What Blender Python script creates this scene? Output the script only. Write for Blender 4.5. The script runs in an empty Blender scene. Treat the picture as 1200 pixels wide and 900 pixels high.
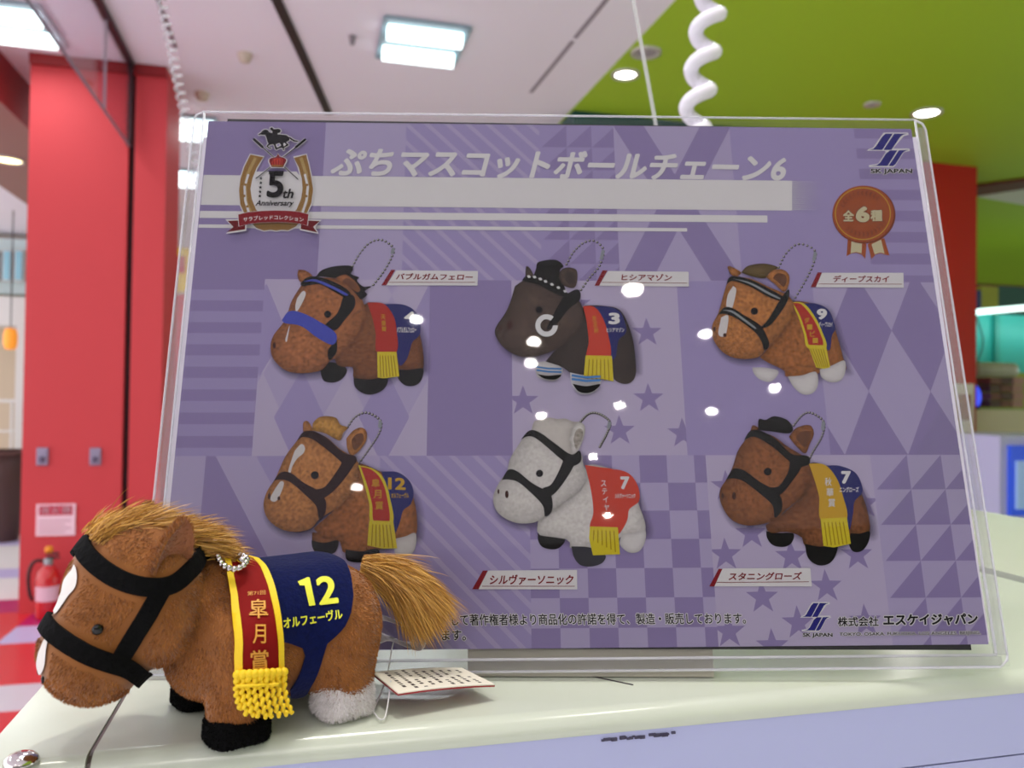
import bpy, bmesh, math, random
import numpy as np
from mathutils import Vector, Matrix, geometry
from mathutils.bvhtree import BVHTree
random.seed(7)
RNG = np.random.default_rng(7)
SC = bpy.context.scene
COL = SC.collection

# ------------------------------------------------------------------ camera
def lin(c):
    c = c / 255.0
    return c / 12.92 if c <= 0.04045 else ((c + 0.055) / 1.055) ** 2.4
def C(r, g, b): return (lin(r), lin(g), lin(b), 1.0)

FPX, PITCH, ROLL, CAMZ = 950.0, math.radians(0.9), math.radians(0.75), 1.25
F_ = np.array([0, math.cos(PITCH), math.sin(PITCH)])
R0 = np.array([1.0, 0, 0]); U0 = np.cross(R0, F_)
R_ = R0 * math.cos(ROLL) + U0 * math.sin(ROLL)
U_ = U0 * math.cos(ROLL) - R0 * math.sin(ROLL)
CAM = np.array([0, 0, CAMZ])
cd = bpy.data.cameras.new('camera'); cam = bpy.data.objects.new('camera', cd); COL.objects.link(cam)
cam.matrix_world = Matrix(((R_[0], U_[0], -F_[0], 0), (R_[1], U_[1], -F_[1], 0), (R_[2], U_[2], -F_[2], CAMZ), (0, 0, 0, 1)))
cd.sensor_width = 36.0; cd.lens = FPX / 1200 * 36.0; cd.clip_start = 0.01; cd.clip_end = 100
cd.dof.use_dof = True; cd.dof.focus_distance = 0.275; cd.dof.aperture_fstop = 17.0
SC.camera = cam

# ------------------------------------------------------------------ world, exposure, lights
SC.view_settings.view_transform = 'Standard'; SC.view_settings.look = 'None'
SC.view_settings.exposure = 0.0; SC.view_settings.gamma = 1.0
SC.view_settings.use_curve_mapping = False
WORLD_STRENGTH = 2.05
TUBE_W, DOWN_W = 4.5, 3.5      # watts per fluorescent fixture / per downlight
TUBE_E, DOWN_E = 2.4, 30.0      # emission of the visible lamp surfaces
w = bpy.data.worlds.new('World'); SC.world = w; w.use_nodes = True
bgn = w.node_tree.nodes['Background']; bgn.inputs[0].default_value = (0.98, 0.98, 1.0, 1); bgn.inputs[1].default_value = WORLD_STRENGTH

# ------------------------------------------------------------------ geometry helpers
def ray(u, v): return R_ * (u - 600) / FPX - U_ * (v - 450) / FPX + F_
def at(u, v, Y):
    d = ray(u, v); return CAM + d * (Y / d[1])
def onz(u, v, z):
    d = ray(u, v); return CAM + d * ((z - CAMZ) / d[2])
def onplane(u, v, p, n):
    d = ray(u, v); return CAM + d * (np.dot(np.asarray(p) - CAM, n) / np.dot(d, n))

def material(name, col, rough=0.6, metal=0.0, spec=0.5, noise=0.0, nscale=40.0, bump=0.0, sheen=0.0, emit=0.0, coat=0.0):
    m = bpy.data.materials.new(name); m.use_nodes = True
    nt = m.node_tree; b = nt.nodes['Principled BSDF']
    b.inputs['Base Color'].default_value = col; b.inputs['Roughness'].default_value = rough
    b.inputs['Metallic'].default_value = metal; b.inputs['Specular IOR Level'].default_value = spec
    b.inputs['Sheen Weight'].default_value = sheen; b.inputs['Coat Weight'].default_value = coat
    b.inputs['Coat Roughness'].default_value = 0.05
    if emit:
        b.inputs['Emission Color'].default_value = col; b.inputs['Emission Strength'].default_value = emit
    if noise or bump:
        tc = nt.nodes.new('ShaderNodeTexCoord'); n = nt.nodes.new('ShaderNodeTexNoise')
        n.inputs['Scale'].default_value = nscale; n.inputs['Detail'].default_value = 4
        nt.links.new(tc.outputs['Object'], n.inputs['Vector'])
        if noise:
            mx = nt.nodes.new('ShaderNodeMix'); mx.data_type = 'RGBA'
            mx.inputs['A'].default_value = tuple(max(0, c * (1 - noise)) for c in col[:3]) + (1,)
            mx.inputs['B'].default_value = tuple(min(1, c * (1 + noise)) for c in col[:3]) + (1,)
            nt.links.new(n.outputs['Fac'], mx.inputs['Factor']); nt.links.new(mx.outputs['Result'], b.inputs['Base Color'])
        if bump:
            bp = nt.nodes.new('ShaderNodeBump'); bp.inputs['Strength'].default_value = bump; bp.inputs['Distance'].default_value = 0.002
            nt.links.new(n.outputs['Fac'], bp.inputs['Height']); nt.links.new(bp.outputs['Normal'], b.inputs['Normal'])
    return m

def clear_mat(name, tint=(1, 1, 1), haze=0.0, rough=0.02, ior=1.49, hazecol=(.8, .8, .82)):
    """thin clear plastic / glass: transparent and mirror by Fresnel, plus some surface haze"""
    m = bpy.data.materials.new(name); m.use_nodes = True; nt = m.node_tree; nt.nodes.clear()
    o = nt.nodes.new('ShaderNodeOutputMaterial'); t = nt.nodes.new('ShaderNodeBsdfTransparent'); t.inputs[0].default_value = (*tint, 1)
    g = nt.nodes.new('ShaderNodeBsdfGlossy'); g.inputs['Roughness'].default_value = rough
    fr = nt.nodes.new('ShaderNodeFresnel'); 
    gb = nt.nodes.new('ShaderNodeNewGeometry'); mi = nt.nodes.new('ShaderNodeMath'); mi.operation = 'MULTIPLY_ADD'   # same mirror strength on both faces of the plate
    mi.inputs[1].default_value = 1 / ior - ior; mi.inputs[2].default_value = ior
    nt.links.new(gb.outputs['Backfacing'], mi.inputs[0]); nt.links.new(mi.outputs[0], fr.inputs[0])
    mx = nt.nodes.new('ShaderNodeMixShader')
    nt.links.new(fr.outputs[0], mx.inputs[0]); nt.links.new(t.outputs[0], mx.inputs[1]); nt.links.new(g.outputs[0], mx.inputs[2])
    out = mx
    if haze:
        d = nt.nodes.new('ShaderNodeBsdfDiffuse'); d.inputs[0].default_value = (*hazecol, 1)
        m2 = nt.nodes.new('ShaderNodeMixShader'); m2.inputs[0].default_value = haze
        nt.links.new(mx.outputs[0], m2.inputs[1]); nt.links.new(d.outputs[0], m2.inputs[2]); out = m2
    nt.links.new(out.outputs[0], o.inputs[0]); return m

def obj(name, verts, faces, mats, parent=None, midx=None, smooth=False):
    me = bpy.data.meshes.new(name)
    me.from_pydata([tuple(float(c) for c in v) for v in verts] if not isinstance(verts, np.ndarray) else verts.tolist(), [], [tuple(int(i) for i in f) for f in faces])
    for m in (mats if isinstance(mats, (list, tuple)) else [mats]): me.materials.append(m)
    if midx is not None: me.polygons.foreach_set('material_index', np.asarray(midx, dtype=np.int32))
    if smooth: me.polygons.foreach_set('use_smooth', np.ones(len(me.polygons), dtype=bool))
    me.update()
    o = bpy.data.objects.new(name, me); COL.objects.link(o)
    if parent: o.parent = parent
    return o
def empty(name, loc=(0, 0, 0), rz=0.0):
    o = bpy.data.objects.new(name, None); COL.objects.link(o); o.location = loc; o.rotation_euler.z = rz; o.empty_display_size = 0.01
    return o
def tag(o, label=None, cat=None, group=None, kind=None):
    if label: o['label'] = label
    if cat: o['category'] = cat
    if group: o['group'] = group
    if kind: o['kind'] = kind
    return o

class MB:
    """collects shapes into one mesh"""
    def __init__(s): s.v = []; s.f = []; s.m = []
    def add(s, vs, fs, mi=0):
        n = len(s.v); s.v += [tuple(float(c) for c in p) for p in vs]
        s.f += [tuple(int(i) + n for i in f) for f in fs]; s.m += [mi] * len(fs); return s
    def quad(s, a, b, c, d, mi=0): return s.add([a, b, c, d], [(0, 1, 2, 3)], mi)
    def bm(s, b, mi=0):
        b.verts.ensure_lookup_table(); b.verts.index_update()
        s.add([v.co for v in b.verts], [[v.index for v in f.verts] for f in b.faces], mi); b.free(); return s
    def hexa(s, P, mi=0):
        return s.add(P, [(0, 3, 2, 1), (4, 5, 6, 7), (0, 1, 5, 4), (1, 2, 6, 5), (2, 3, 7, 6), (3, 0, 4, 7)], mi)
    def box(s, x0, x1, y0, y1, z0, z1, mi=0, bev=0.0, seg=2):
        P = [(x0, y0, z0), (x1, y0, z0), (x1, y1, z0), (x0, y1, z0), (x0, y0, z1), (x1, y0, z1), (x1, y1, z1), (x0, y1, z1)]
        if not bev: return s.hexa(P, mi)
        b = bmesh.new(); vs = [b.verts.new(p) for p in P]
        for f in [(0, 3, 2, 1), (4, 5, 6, 7), (0, 1, 5, 4), (1, 2, 6, 5), (2, 3, 7, 6), (3, 0, 4, 7)]: b.faces.new([vs[i] for i in f])
        bmesh.ops.bevel(b, geom=b.edges[:], offset=bev, segments=seg, profile=0.5, affect='EDGES')
        return s.bm(b, mi)
    def ell(s, c, r, mi=0, seg=20, rings=12):
        b = bmesh.new(); bmesh.ops.create_uvsphere(b, u_segments=seg, v_segments=rings, radius=1.0)
        for v in b.verts: v.co = Vector((c[0] + v.co.x * r[0], c[1] + v.co.y * r[1], c[2] + v.co.z * r[2]))
        return s.bm(b, mi)
    def tube(s, pts, rad, seg=8, mi=0, cap=True):
        P = [np.asarray(p, float) for p in pts]; n = len(P)
        rr = rad if hasattr(rad, '__len__') else [rad] * n
        up = None; rings = []
        for i in range(n):
            t = P[min(i + 1, n - 1)] - P[max(i - 1, 0)]; t = t / (np.linalg.norm(t) + 1e-12)
            if up is None:
                a = np.array([0, 0, 1.0]) if abs(t[2]) < .9 else np.array([1.0, 0, 0])
                up = np.cross(t, a); up /= np.linalg.norm(up)
            else:
                up = up - t * np.dot(up, t); up /= np.linalg.norm(up)
            w2 = np.cross(t, up)
            rings.append([P[i] + rr[i] * (up * math.cos(2 * math.pi * k / seg) + w2 * math.sin(2 * math.pi * k / seg)) for k in range(seg)])
        vs = [p for r in rings for p in r]
        fs = [(i * seg + k, i * seg + (k + 1) % seg, (i + 1) * seg + (k + 1) % seg, (i + 1) * seg + k) for i in range(n - 1) for k in range(seg)]
        if cap: fs += [tuple(range(seg))[::-1], tuple((n - 1) * seg + k for k in range(seg))]
        return s.add(vs, fs, mi)
    def lathe(s, prof, c=(0, 0, 0), seg=24, mi=0):
        vs = []; fs = []; n = len(prof)
        for r, z in prof:
            for k in range(seg):
                a = 2 * math.pi * k / seg; vs.append((c[0] + r * math.cos(a), c[1] + r * math.sin(a), c[2] + z))
        for i in range(n - 1):
            for k in range(seg):
                fs.append((i * seg + k, i * seg + (k + 1) % seg, (i + 1) * seg + (k + 1) % seg, (i + 1) * seg + k))
        return s.add(vs, fs, mi)
    def build(s, name, mats, parent=None, smooth=False, ang=None):
        o = obj(name, s.v, s.f, mats, parent, s.m, smooth)
        if ang is not None:
            o.data.polygons.foreach_set('use_smooth', np.ones(len(o.data.polygons), dtype=bool))
            try: o.data.set_sharp_from_angle(angle=math.radians(ang))
            except Exception: pass
        return o

def spline(pts, n):
    """Catmull-Rom through pts, n samples evenly by length"""
    P = np.asarray(pts, float); Q = np.vstack([2 * P[0] - P[1], P, 2 * P[-1] - P[-2]]); out = []
    for i in range(1, len(Q) - 2):
        for t in np.linspace(0, 1, 16, endpoint=False):
            a, b, c, d = Q[i - 1], Q[i], Q[i + 1], Q[i + 2]
            out.append(0.5 * (2 * b + (c - a) * t + (2 * a - 5 * b + 4 * c - d) * t * t + (3 * b - a - 3 * c + d) * t ** 3))
    out.append(P[-1]); out = np.array(out)
    L = np.concatenate([[0], np.cumsum(np.linalg.norm(np.diff(out, axis=0), axis=1))])
    s = np.linspace(0, L[-1], n)
    return np.stack([np.interp(s, L, out[:, k]) for k in range(out.shape[1])], 1)

def inside(poly, p):
    x, y = p; c = False; n = len(poly); j = n - 1
    for i in range(n):
        xi, yi = poly[i]; xj, yj = poly[j]
        if (yi > y) != (yj > y) and x < (xj - xi) * (y - yi) / (yj - yi + 1e-15) + xi: c = not c
        j = i
    return c
def cdt_patch(outline, sp):
    """triangulated patch: outline (2D) filled with points every sp; returns verts, tris, distance to the outline"""
    O = [np.asarray(p, float) for p in outline]; pts = []; m = len(O)
    for i in range(m):
        a, b = O[i], O[(i + 1) % m]; k = max(1, int(np.linalg.norm(b - a) / sp))
        for j in range(k): pts.append(a + (b - a) * j / k)
    nb = len(pts); B = np.array(pts)
    lo, hi = B.min(0), B.max(0); inner = []
    Bn = np.roll(B, -1, 0); D = Bn - B; L2 = (D ** 2).sum(1) + 1e-18
    def dist(p):
        t = np.clip(((p - B) * D).sum(1) / L2, 0, 1); return np.sqrt((((B + D * t[:, None]) - p) ** 2).sum(1).min())
    for x in np.arange(lo[0] + sp / 2, hi[0], sp):
        for y in np.arange(lo[1] + sp / 2, hi[1], sp):
            if inside(B, (x, y)):
                d = dist(np.array([x, y]))
                if d > sp * .45: inner.append((x, y))
    allp = [Vector(p) for p in B] + [Vector(p) for p in inner]
    vs, _, fs, *_r = geometry.delaunay_2d_cdt(allp, [(i, (i + 1) % nb) for i in range(nb)], [], 1, 1e-9)
    V = np.array([(v.x, v.y) for v in vs]); dd = np.array([dist(p) for p in V])
    out = []
    for f in fs:
        a = sum((V[i] for i in f)) / len(f)
        if len(f) == 3: out.append(tuple(f))
    return V, out, dd

_txt = {}
def text_mesh(body, bold=0.0, res=4):
    """lettering as flat triangles in a unit box, from the built-in font; bold: stroke growth in em"""
    key = (body, bold, res)
    if key in _txt: return _txt[key]
    c = bpy.data.curves.new('lettering', 'FONT'); c.body = body; c.size = 1.0; c.resolution_u = res
    c.dimensions = '2D'; c.fill_mode = 'BOTH'
    o = bpy.data.objects.new('lettering', c); COL.objects.link(o)
    dg = bpy.context.evaluated_depsgraph_get(); dg.update()
    me = bpy.data.meshes.new_from_object(o.evaluated_get(dg))
    V = np.array([v.co[:2] for v in me.vertices]).reshape(-1, 2); T = [tuple(p.vertices) for p in me.polygons]
    bpy.data.objects.remove(o); bpy.data.curves.remove(c); bpy.data.meshes.remove(me)
    lo, hi = V.min(0), V.max(0); ext = hi - lo
    if bold > 0:
        k = 8; n = len(V); Vs = []; Ts = []
        for j in range(k):
            a = 2 * math.pi * (j + .5) / k; Vs.append(V + np.array([math.cos(a), math.sin(a)]) * bold); Ts += [tuple(i + j * n for i in t) for t in T]
        V = np.vstack(Vs); T = Ts; lo = V.min(0); hi = V.max(0)
    V = (V - lo) / (hi - lo)
    _txt[key] = (V, T); return V, T
def text_copies(V, bold):
    """which of the eight stroke copies each vertex belongs to"""
    n = len(V); return (np.arange(n) // max(1, n // 8)) if bold > 0 else np.zeros(n, int)

# ------------------------------------------------------------------ where the display stands
c2w = np.array([R_, -U_, F_]).T
_r1 = np.array([.99951, .00097, .0312]); _r2 = np.array([-.00264, -.96665, .2561])
_r2 -= _r1 * (_r1 @ _r2); _r1 /= np.linalg.norm(_r1); _r2 /= np.linalg.norm(_r2)
EX = c2w @ _r1; EY = c2w @ _r2; EN = np.cross(EX, EY)
S0 = CAM + c2w @ np.array([-.124805, .09375, .28365])          # lower left corner of the A4 sheet
def S(u, v):
    p = onplane(u, v, S0, EN) - S0; return (p @ EX, p @ EY)
CASE_B = -0.0080                                               # lower edge of the case, on the sheet's axis
CZ = min((S0 + EX * x + EY * CASE_B)[2] for x in (-.006, .303)) - .0009   # counter top
K = (CAMZ - CZ) / .092
ANG = math.radians(14.5); ca, sa = math.cos(ANG), math.sin(ANG)
def W(a, b, z): return (a * ca - b * sa, a * sa + b * ca, z)   # the arcade's grid, turned against the camera
def rbox(mb, a0, a1, b0, b1, z0, z1, mi=0, bev=0.0):
    n = len(mb.v); mb.box(a0, a1, b0, b1, z0, z1, mi, bev)
    for i in range(n, len(mb.v)):
        a, b, z = mb.v[i]; mb.v[i] = W(a, b, z)
    return mb
def thing_box(name, mat, label, cat, *a, bev=0.0, kind=None, group=None, parent=None):
    o = rbox(MB(), *a, 0, bev).build(name, mat, parent)
    return tag(o, label, cat, group, kind)

# ------------------------------------------------------------------ large structure
CEIL = 3.15
M_ceil = material('ceiling white', C(240, 233, 240), .8)
M_green = material('ceiling green', C(166, 200, 40), .6)
M_red = material('red panel', C(206, 62, 68), .65, noise=.03, nscale=3)
M_dred = material('dark red', C(140, 22, 26), .5)
M_groove = material('groove', C(40, 6, 14), .7)
M_brown = material('soffit brown', C(150, 110, 100), .7)
M_beige = material('beige wall', C(205, 185, 160), .8)
M_pale = material('pale wall', C(205, 222, 222), .8)
M_white = material('white paint', C(225, 222, 218), .5)
M_tealw = material('teal wall', C(30, 165, 160), .6)
M_dteal = material('dark teal', C(12, 70, 66), .6)
M_steel = material('steel', C(150, 150, 155), .3, metal=.9)

# floor of big coloured tiles
tiles = [material('floor red', C(226, 48, 58), .3), material('floor magenta', C(190, 20, 110), .3), material('floor white', C(222, 214, 226), .3), material('floor lavender', C(205, 196, 240), .3), material('floor pale', C(240, 238, 238), .35)]
fm = MB(); A0, B0, TS = -9.0, -4.0, .315
def tile_kind(i, j):
    x, y = A0 + i * TS, B0 + j * TS
    if not (-2.4 < x < -.5 and 2.4 < y < 5.3): return 4 if (i * 7 + j * 3) % 5 else 3  # tiles out of view made pale to limit red bounce light
    return [2, 0, 1, 3, 1, 2, 0, 1, 2, 0][(j * 1 + (i // 2) * 3) % 10] if (i + j) % 5 else (0, 1)[(i + j) % 2]
for i in range(84):
    for j in range(56):
        a, b = A0 + i * TS, B0 + j * TS
        fm.quad(W(a, b, 0), W(a + TS, b, 0), W(a + TS, b + TS, 0), W(a, b + TS, 0), tile_kind(i, j))
tag(fm.build('floor', tiles), 'floor of red, magenta and white square tiles', 'floor', kind='structure')

cm = MB(); rbox(cm, -4.6, 1.69, -5.8, 16, CEIL, CEIL + .1)
tag(cm.build('ceiling', M_ceil), 'pinkish white ceiling', 'ceiling', kind='structure')
cm = MB(); rbox(cm, 1.69, 22, -5.8, 16, CEIL - .004, CEIL + .1)
tag(cm.build('ceiling_green', M_green), 'lime green ceiling area to the right of the white ceiling', 'ceiling', kind='structure')

# red pillar, left
pl = MB()
rbox(pl, -1.515, -1.0, 5.09, 5.62, 0, CEIL); rbox(pl, -.965, -.795, 5.09, 5.62, 0, CEIL)
rbox(pl, -1.02, -.95, 5.13, 5.6, 0, CEIL, 1)
rbox(pl, -1.515, -.795, 5.06, 5.09, CEIL - .06, CEIL - .001, 2)
tag(pl.build('wall_pillar_left', [M_red, M_groove, M_dred]), 'tall red pillar with a dark vertical groove, left of the card case', 'pillar', kind='structure')
pr = MB(); rbox(pr, 4.2, 5.22, 5.35, 6.2, 0, CEIL - .005)
tag(pr.build('wall_pillar_right', material('red panel deep', C(190, 20, 10), .5)), 'dark red pillar at right below the green ceiling', 'pillar', kind='structure')

# soffit of the atrium at far left
sm = MB(); rbox(sm, -2.35, -1.67, 4.3, 10, 2.87, CEIL - .001, 0)
sf = len(sm.f)
o = sm.build('trim_soffit', [M_dred, M_brown])
o.data.polygons[0].material_index = 1
tag(o, 'dark red beam with a brown underside at the upper left', 'beam', kind='structure')
# atrium walls beyond
am = MB(); rbox(am, -7, 3, 11.5, 11.7, 0, CEIL)
tag(am.build('wall_back', M_beige), 'beige back wall beyond the red pillar', 'wall', kind='structure')
fm_ = MB(); rbox(fm_, -4.6, 22, -6.1, -5.9, 0, CEIL + .1)  # unseen wall, added to block ambient light from behind the camera
tag(fm_.build('wall_light_block', material('wall behind', C(120, 112, 114), .8)), 'unseen grey wall added behind the viewer to cut frontal light', 'wall', kind='structure')
gm = MB(); rbox(gm, 3, 22, 12.5, 12.7, 0, CEIL - .005)
tag(gm.build('wall_back_green', material('far wall', C(150, 160, 60), .8)), 'far greenish wall at right', 'wall', kind='structure')
bm_ = MB(); rbox(bm_, 1.7, 3.1, 5.05, 5.4, 2.98, CEIL - .006)
tag(bm_.build('trim_beam', M_dteal), 'dark teal beam below the edge of the green ceiling', 'beam', kind='structure')
# ceiling break at far right: brown beam, white wedge painted as a lit recess
p = [onz(1144, 219, CEIL - .03), onz(1300, 199, CEIL - .03), onz(1300, 207, CEIL - .03), onz(1144, 230, CEIL - .03)]
tm = MB(); tm.hexa([tuple(q) for q in p] + [(q[0], q[1], CEIL - .006) for q in p])
tag(tm.build('trim_ceiling_edge', material('brown trim', C(104, 40, 26), .6)), 'narrow brown strip across the green ceiling, far right', 'trim', kind='structure')
p = [onz(1147, 231, CEIL - .02), onz(1300, 200, CEIL - .02), onz(1300, 258, CEIL - .02)]
tm = MB(); vv = [tuple(q) for q in p] + [(q[0], q[1], CEIL - .006) for q in p]
tm.add(vv, [(0, 1, 2), (3, 5, 4), (0, 3, 4, 1), (1, 4, 5, 2), (2, 5, 3, 0)])
tag(tm.build('trim_lit_recess', M_white), 'white wedge standing for a lit ceiling recess, far right', 'panel', kind='structure')
rbm = MB(); rbox(rbm, 5.0, 20, 10.6, 10.8, 2.86, CEIL - .006)
tag(rbm.build('trim_cross_beam', material('brown trim b', C(120, 60, 30), .6)), 'brown cross beam deep under the green ceiling', 'beam', kind='structure')

# ------------------------------------------------------------------ ceiling fittings
M_tube = material('lit tube', C(235, 255, 255), emit=TUBE_E)
M_fixt = material('fixture reflector', C(150, 172, 182), .4)
M_ring = material('downlight ring', C(200, 195, 185), .3, metal=.3)
M_lamp = material('lit lamp', C(255, 250, 240), emit=DOWN_E)
M_off = material('unlit lamp', C(170, 160, 165), .5)
def fluorescent(a, b, label):
    """square recessed fixture, two tubes along the grid's a axis"""
    e = empty('fluorescent_ceiling_light', W(a, b, CEIL), ANG)
    tag(e, label, 'ceiling light', 'fluorescent ceiling fixtures')
    m = MB(); h = .245; l = .215
    m.box(-l, l, -h, h, -.006, .03, 0)
    for s in (-1, 1): m.box(-l, l, s * h - .01, s * h + .01, -.02, -.006); m.box(s * l - .01, s * l + .01, -h, h, -.02, -.006)
    m.box(-l, l, -.03, .03, -.018, -.006)
    m.build('housing', M_fixt, e)
    for yy in (-.13, .13):
        t = MB(); t.tube([(-l + .02, yy, -.03), (l - .02, yy, -.03)], .045, 12); t.build('tube', M_tube, e, smooth=False)
    L = bpy.data.lights.new('fixture_light', 'AREA'); L.shape = 'RECTANGLE'; L.size = .4; L.size_y = .45; L.energy = TUBE_W; L.color = (.96, 1.0, 1.0)
    lo = bpy.data.objects.new('fixture_light', L); COL.objects.link(lo); lo.parent = e; lo.location = (0, 0, -.085)
    return e
def ab(p): return (p[0] * ca + p[1] * sa, -p[0] * sa + p[1] * ca)
def ceil_ab(u, v): return ab(onz(u, v, CEIL))
a, b = ceil_ab(494, 48); fluorescent(a, b, 'twin tube ceiling light in the white ceiling above the card case')
a, b = ceil_ab(8, 24); fluorescent(a, b, 'twin tube ceiling light at upper left behind the glass panel')
a, b = ceil_ab(219, 147); fluorescent(a, b, 'upper of two distant twin tube lights right of the red pillar')
a, b = ceil_ab(217, 206); fluorescent(a, b, 'lower of two distant twin tube lights right of the red pillar')
dlx = [(.02, .36, 13), (-.5, -.1, 6), (.75, .3, 4)]
for a, b in ((5.5, 9.5), (6.5, 9.0), (9.0, 7.0)):  # added lamps, kept out of view, to brighten the far green area
    fluorescent(a, b, 'added twin tube ceiling light, out of view, brightening the deep green area')
for a, b in ((-.25, 2.3), (-2.3, 2.4), (-.25, 1.0), (-2.2, 1.2), (1.2, 2.2), (1.2, .8)):
    fluorescent(a, b, 'twin tube ceiling light overhead, above the photograph')

def downlight(x, y, lit, label, watts=None, r=.062, spread=False):
    e = empty('downlight', (x, y, CEIL - .004)); tag(e, label, 'ceiling light', 'round downlights in the ceiling' if lit else None)
    m = MB(); m.lathe([(r + .022, 0), (r + .02, -.012), (r, -.012), (r - .004, .0), (r - .004, -.002)]); m.build('trim_ring', M_ring, e, smooth=True)
    l = MB(); l.lathe([(0.0001, -.006), (r * .8, -.005), (r - .003, -.002)]); l.build('lamp', M_lamp if lit else M_off, e, smooth=True)
    if lit:
        L = bpy.data.lights.new('downlight_light', 'AREA'); L.shape = 'DISK'; L.size = r * 2; L.energy = watts or DOWN_W; L.color = (1.0, .95, .88)
        lo = bpy.data.objects.new('downlight_light', L); COL.objects.link(lo); lo.parent = e; lo.location = (0, 0, -.02)
    return e
def dl(u, v, *a, **k):
    p = onz(u, v, CEIL); return downlight(p[0], p[1], *a, **k)
dl(733, 86, True, 'lit downlight in the green ceiling beside the white edge')
dl(757, 60, False, 'unlit round downlight above the lit one, beside the hanging strip')
dl(1086, 131, True, 'lit downlight in the green ceiling above the right end of the case', r=.075)
dl(1022, 121, False, 'small round fitting in the green ceiling left of the right downlight', r=.03)
for x_, y_, w__ in dlx: downlight(x_, y_, True, 'downlight overhead, above the horse and the card case', watts=w__)
REFL = [(488, 372), (741, 337), (622, 423), (726, 473), (634, 485), (695, 533), (712, 602), (833, 480), (907, 453), (418, 569), (826, 389), (626, 398)]
for k, (u, v) in enumerate(REFL):
    d = ray(u, v); P = onplane(u, v, S0, EN); rd = d - 2 * (d @ EN) * EN
    L = P + rd * ((CEIL - .01 - P[2]) / rd[2])
    downlight(L[0], L[1], True, 'ceiling downlight behind the viewer, mirrored as a bright spot on the card case', r=.042 if k == 1 else .026, spread=True)

def ceiling_disc(u, v, r, label, mat):
    p = onz(u, v, CEIL); m = MB(); m.lathe([(r * .3, -.05), (r * .7, -.045), (r, -.012), (r, 0)], (p[0], p[1], CEIL)); m.add([(p[0] + r * .3 * math.cos(t), p[1] + r * .3 * math.sin(t), CEIL - .05) for t in np.linspace(0, 2 * math.pi, 12, endpoint=False)], [tuple(range(12))])
    return tag(m.build('smoke_detector', mat, smooth=True), label, 'smoke detector')
M_cream = material('cream plastic', C(206, 190, 170), .5)
ceiling_disc(287, 63, .04, 'cream smoke detector left of the black ceiling track', M_cream)
ceiling_disc(237, 109, .045, 'cream smoke detector nearest the top left corner of the case', M_cream)
ceiling_disc(413, 42, .018, 'tiny grey sprinkler between the track and the ceiling light', material('grey dot', C(130, 120, 125), .5))
# slots and the black track
def strip(name, px, wdt, mat, label, cat, z=CEIL, h=.012):
    pts = spline([onz(u, v, z) for u, v in px], 24); m = MB(); vs = []
    for i, q in enumerate(pts):
        t = pts[min(i + 1, 23)] - pts[max(i - 1, 0)]; t /= np.linalg.norm(t); n = np.array([-t[1], t[0], 0]) * wdt / 2
        for s, zz in ((-1, 0), (1, 0), (1, -h), (-1, -h)): vs.append((q[0] + s * n[0], q[1] + s * n[1], z + zz))
    fs = [(4 * i + j, 4 * i + (j + 1) % 4, 4 * i + 4 + (j + 1) % 4, 4 * i + 4 + j) for i in range(23) for j in range(4)] + [(0, 1, 2, 3), (95, 94, 93, 92)]
    m.add(vs, fs); return tag(m.build(name, mat), label, cat)
strip('ceiling_track', [(300, -60), (325, 0), (352, 58), (385, 132)], .05, material('black track', C(14, 14, 16), .4), 'thin black curved track running across the white ceiling', 'ceiling track')
strip('ceiling_slot', [(165, -50), (185, 0), (206, 56)], .018, material('slot', C(120, 104, 112), .6), 'short grey slot in the ceiling beside the red pillar', 'ceiling slot', h=.004)
strip('ceiling_slot', [(745, -45), (710, 0), (674, 44)], .022, material('slot b', C(146, 134, 142), .6), 'nearer grey slot in the ceiling beside the green area', 'ceiling slot', h=.004)
strip('ceiling_slot', [(671, 48), (650, 74), (622, 108)], .022, bpy.data.materials['slot b'], 'farther grey slot in the ceiling, ending toward the card case', 'ceiling slot', h=.004)

# hanging smoke barrier glass, upper left
M_glass = clear_mat('smoke barrier glass', (.97, .96, 1.0), rough=.03, ior=1.4)
M_frame = material('dark frame', C(36, 20, 26), .4)
e = empty('smoke_barrier', W(-.985, 5.05, CEIL), ANG); tag(e, 'clear hanging glass panel with a dark top rail, upper left', 'glass panel')
L_ = 3.2
MB().box(-.005, .005, -L_, 0, -.485, -.02).build('glass_pane', M_glass, e)
MB().box(-.02, .02, -L_, 0, -.03, -.002).build('top_rail', M_frame, e)
MB().box(-.012, .012, -.03, .0, -.49, -.02).build('end_post', M_frame, e)
MB().box(-.007, .007, -L_, 0, -.492, -.485).build('edge_strip', material('glass edge', C(110, 120, 130), .3), e)
MB().box(-.0065, .0065, -.62, -.612, -.485, -.03).build('joint', material('joint', C(150, 140, 150), .4), e)

# ------------------------------------------------------------------ things around the left pillar
M_hook = material('hook plate', C(150, 140, 165), .4, metal=.3)
for u, lab in ((50, 'left of two small grey plates on the red pillar'), (112, 'right of two small grey plates on the red pillar')):
    a = (u - 600) / FPX; p = None
    for bb in (5.085,):
        d = ray(u, 535); n = np.array([-sa, ca, 0]); q = CAM + d * (bb / (d @ n)); a_, b_ = ab(q)
    e = empty('wall_plate', W(a_, 5.085, q[2]), ANG); tag(e, lab, 'wall plate', 'grey plates on the red pillar')
    m = MB(); m.box(-.03, .03, -.012, .004, -.05, .05, 0, .006); m.build('plate', M_hook, e)
    m = MB(); m.box(-.012, .012, -.03, -.01, -.03, .0, 0, .004); m.build('latch', material('latch', C(95, 85, 110), .4, metal=.4), e)
def pillar_pt(u, v):
    d = ray(u, v); n = np.array([-sa, ca, 0]); q = CAM + d * (5.085 / (d @ n)); return ab(q)[0], q[2]
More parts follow.
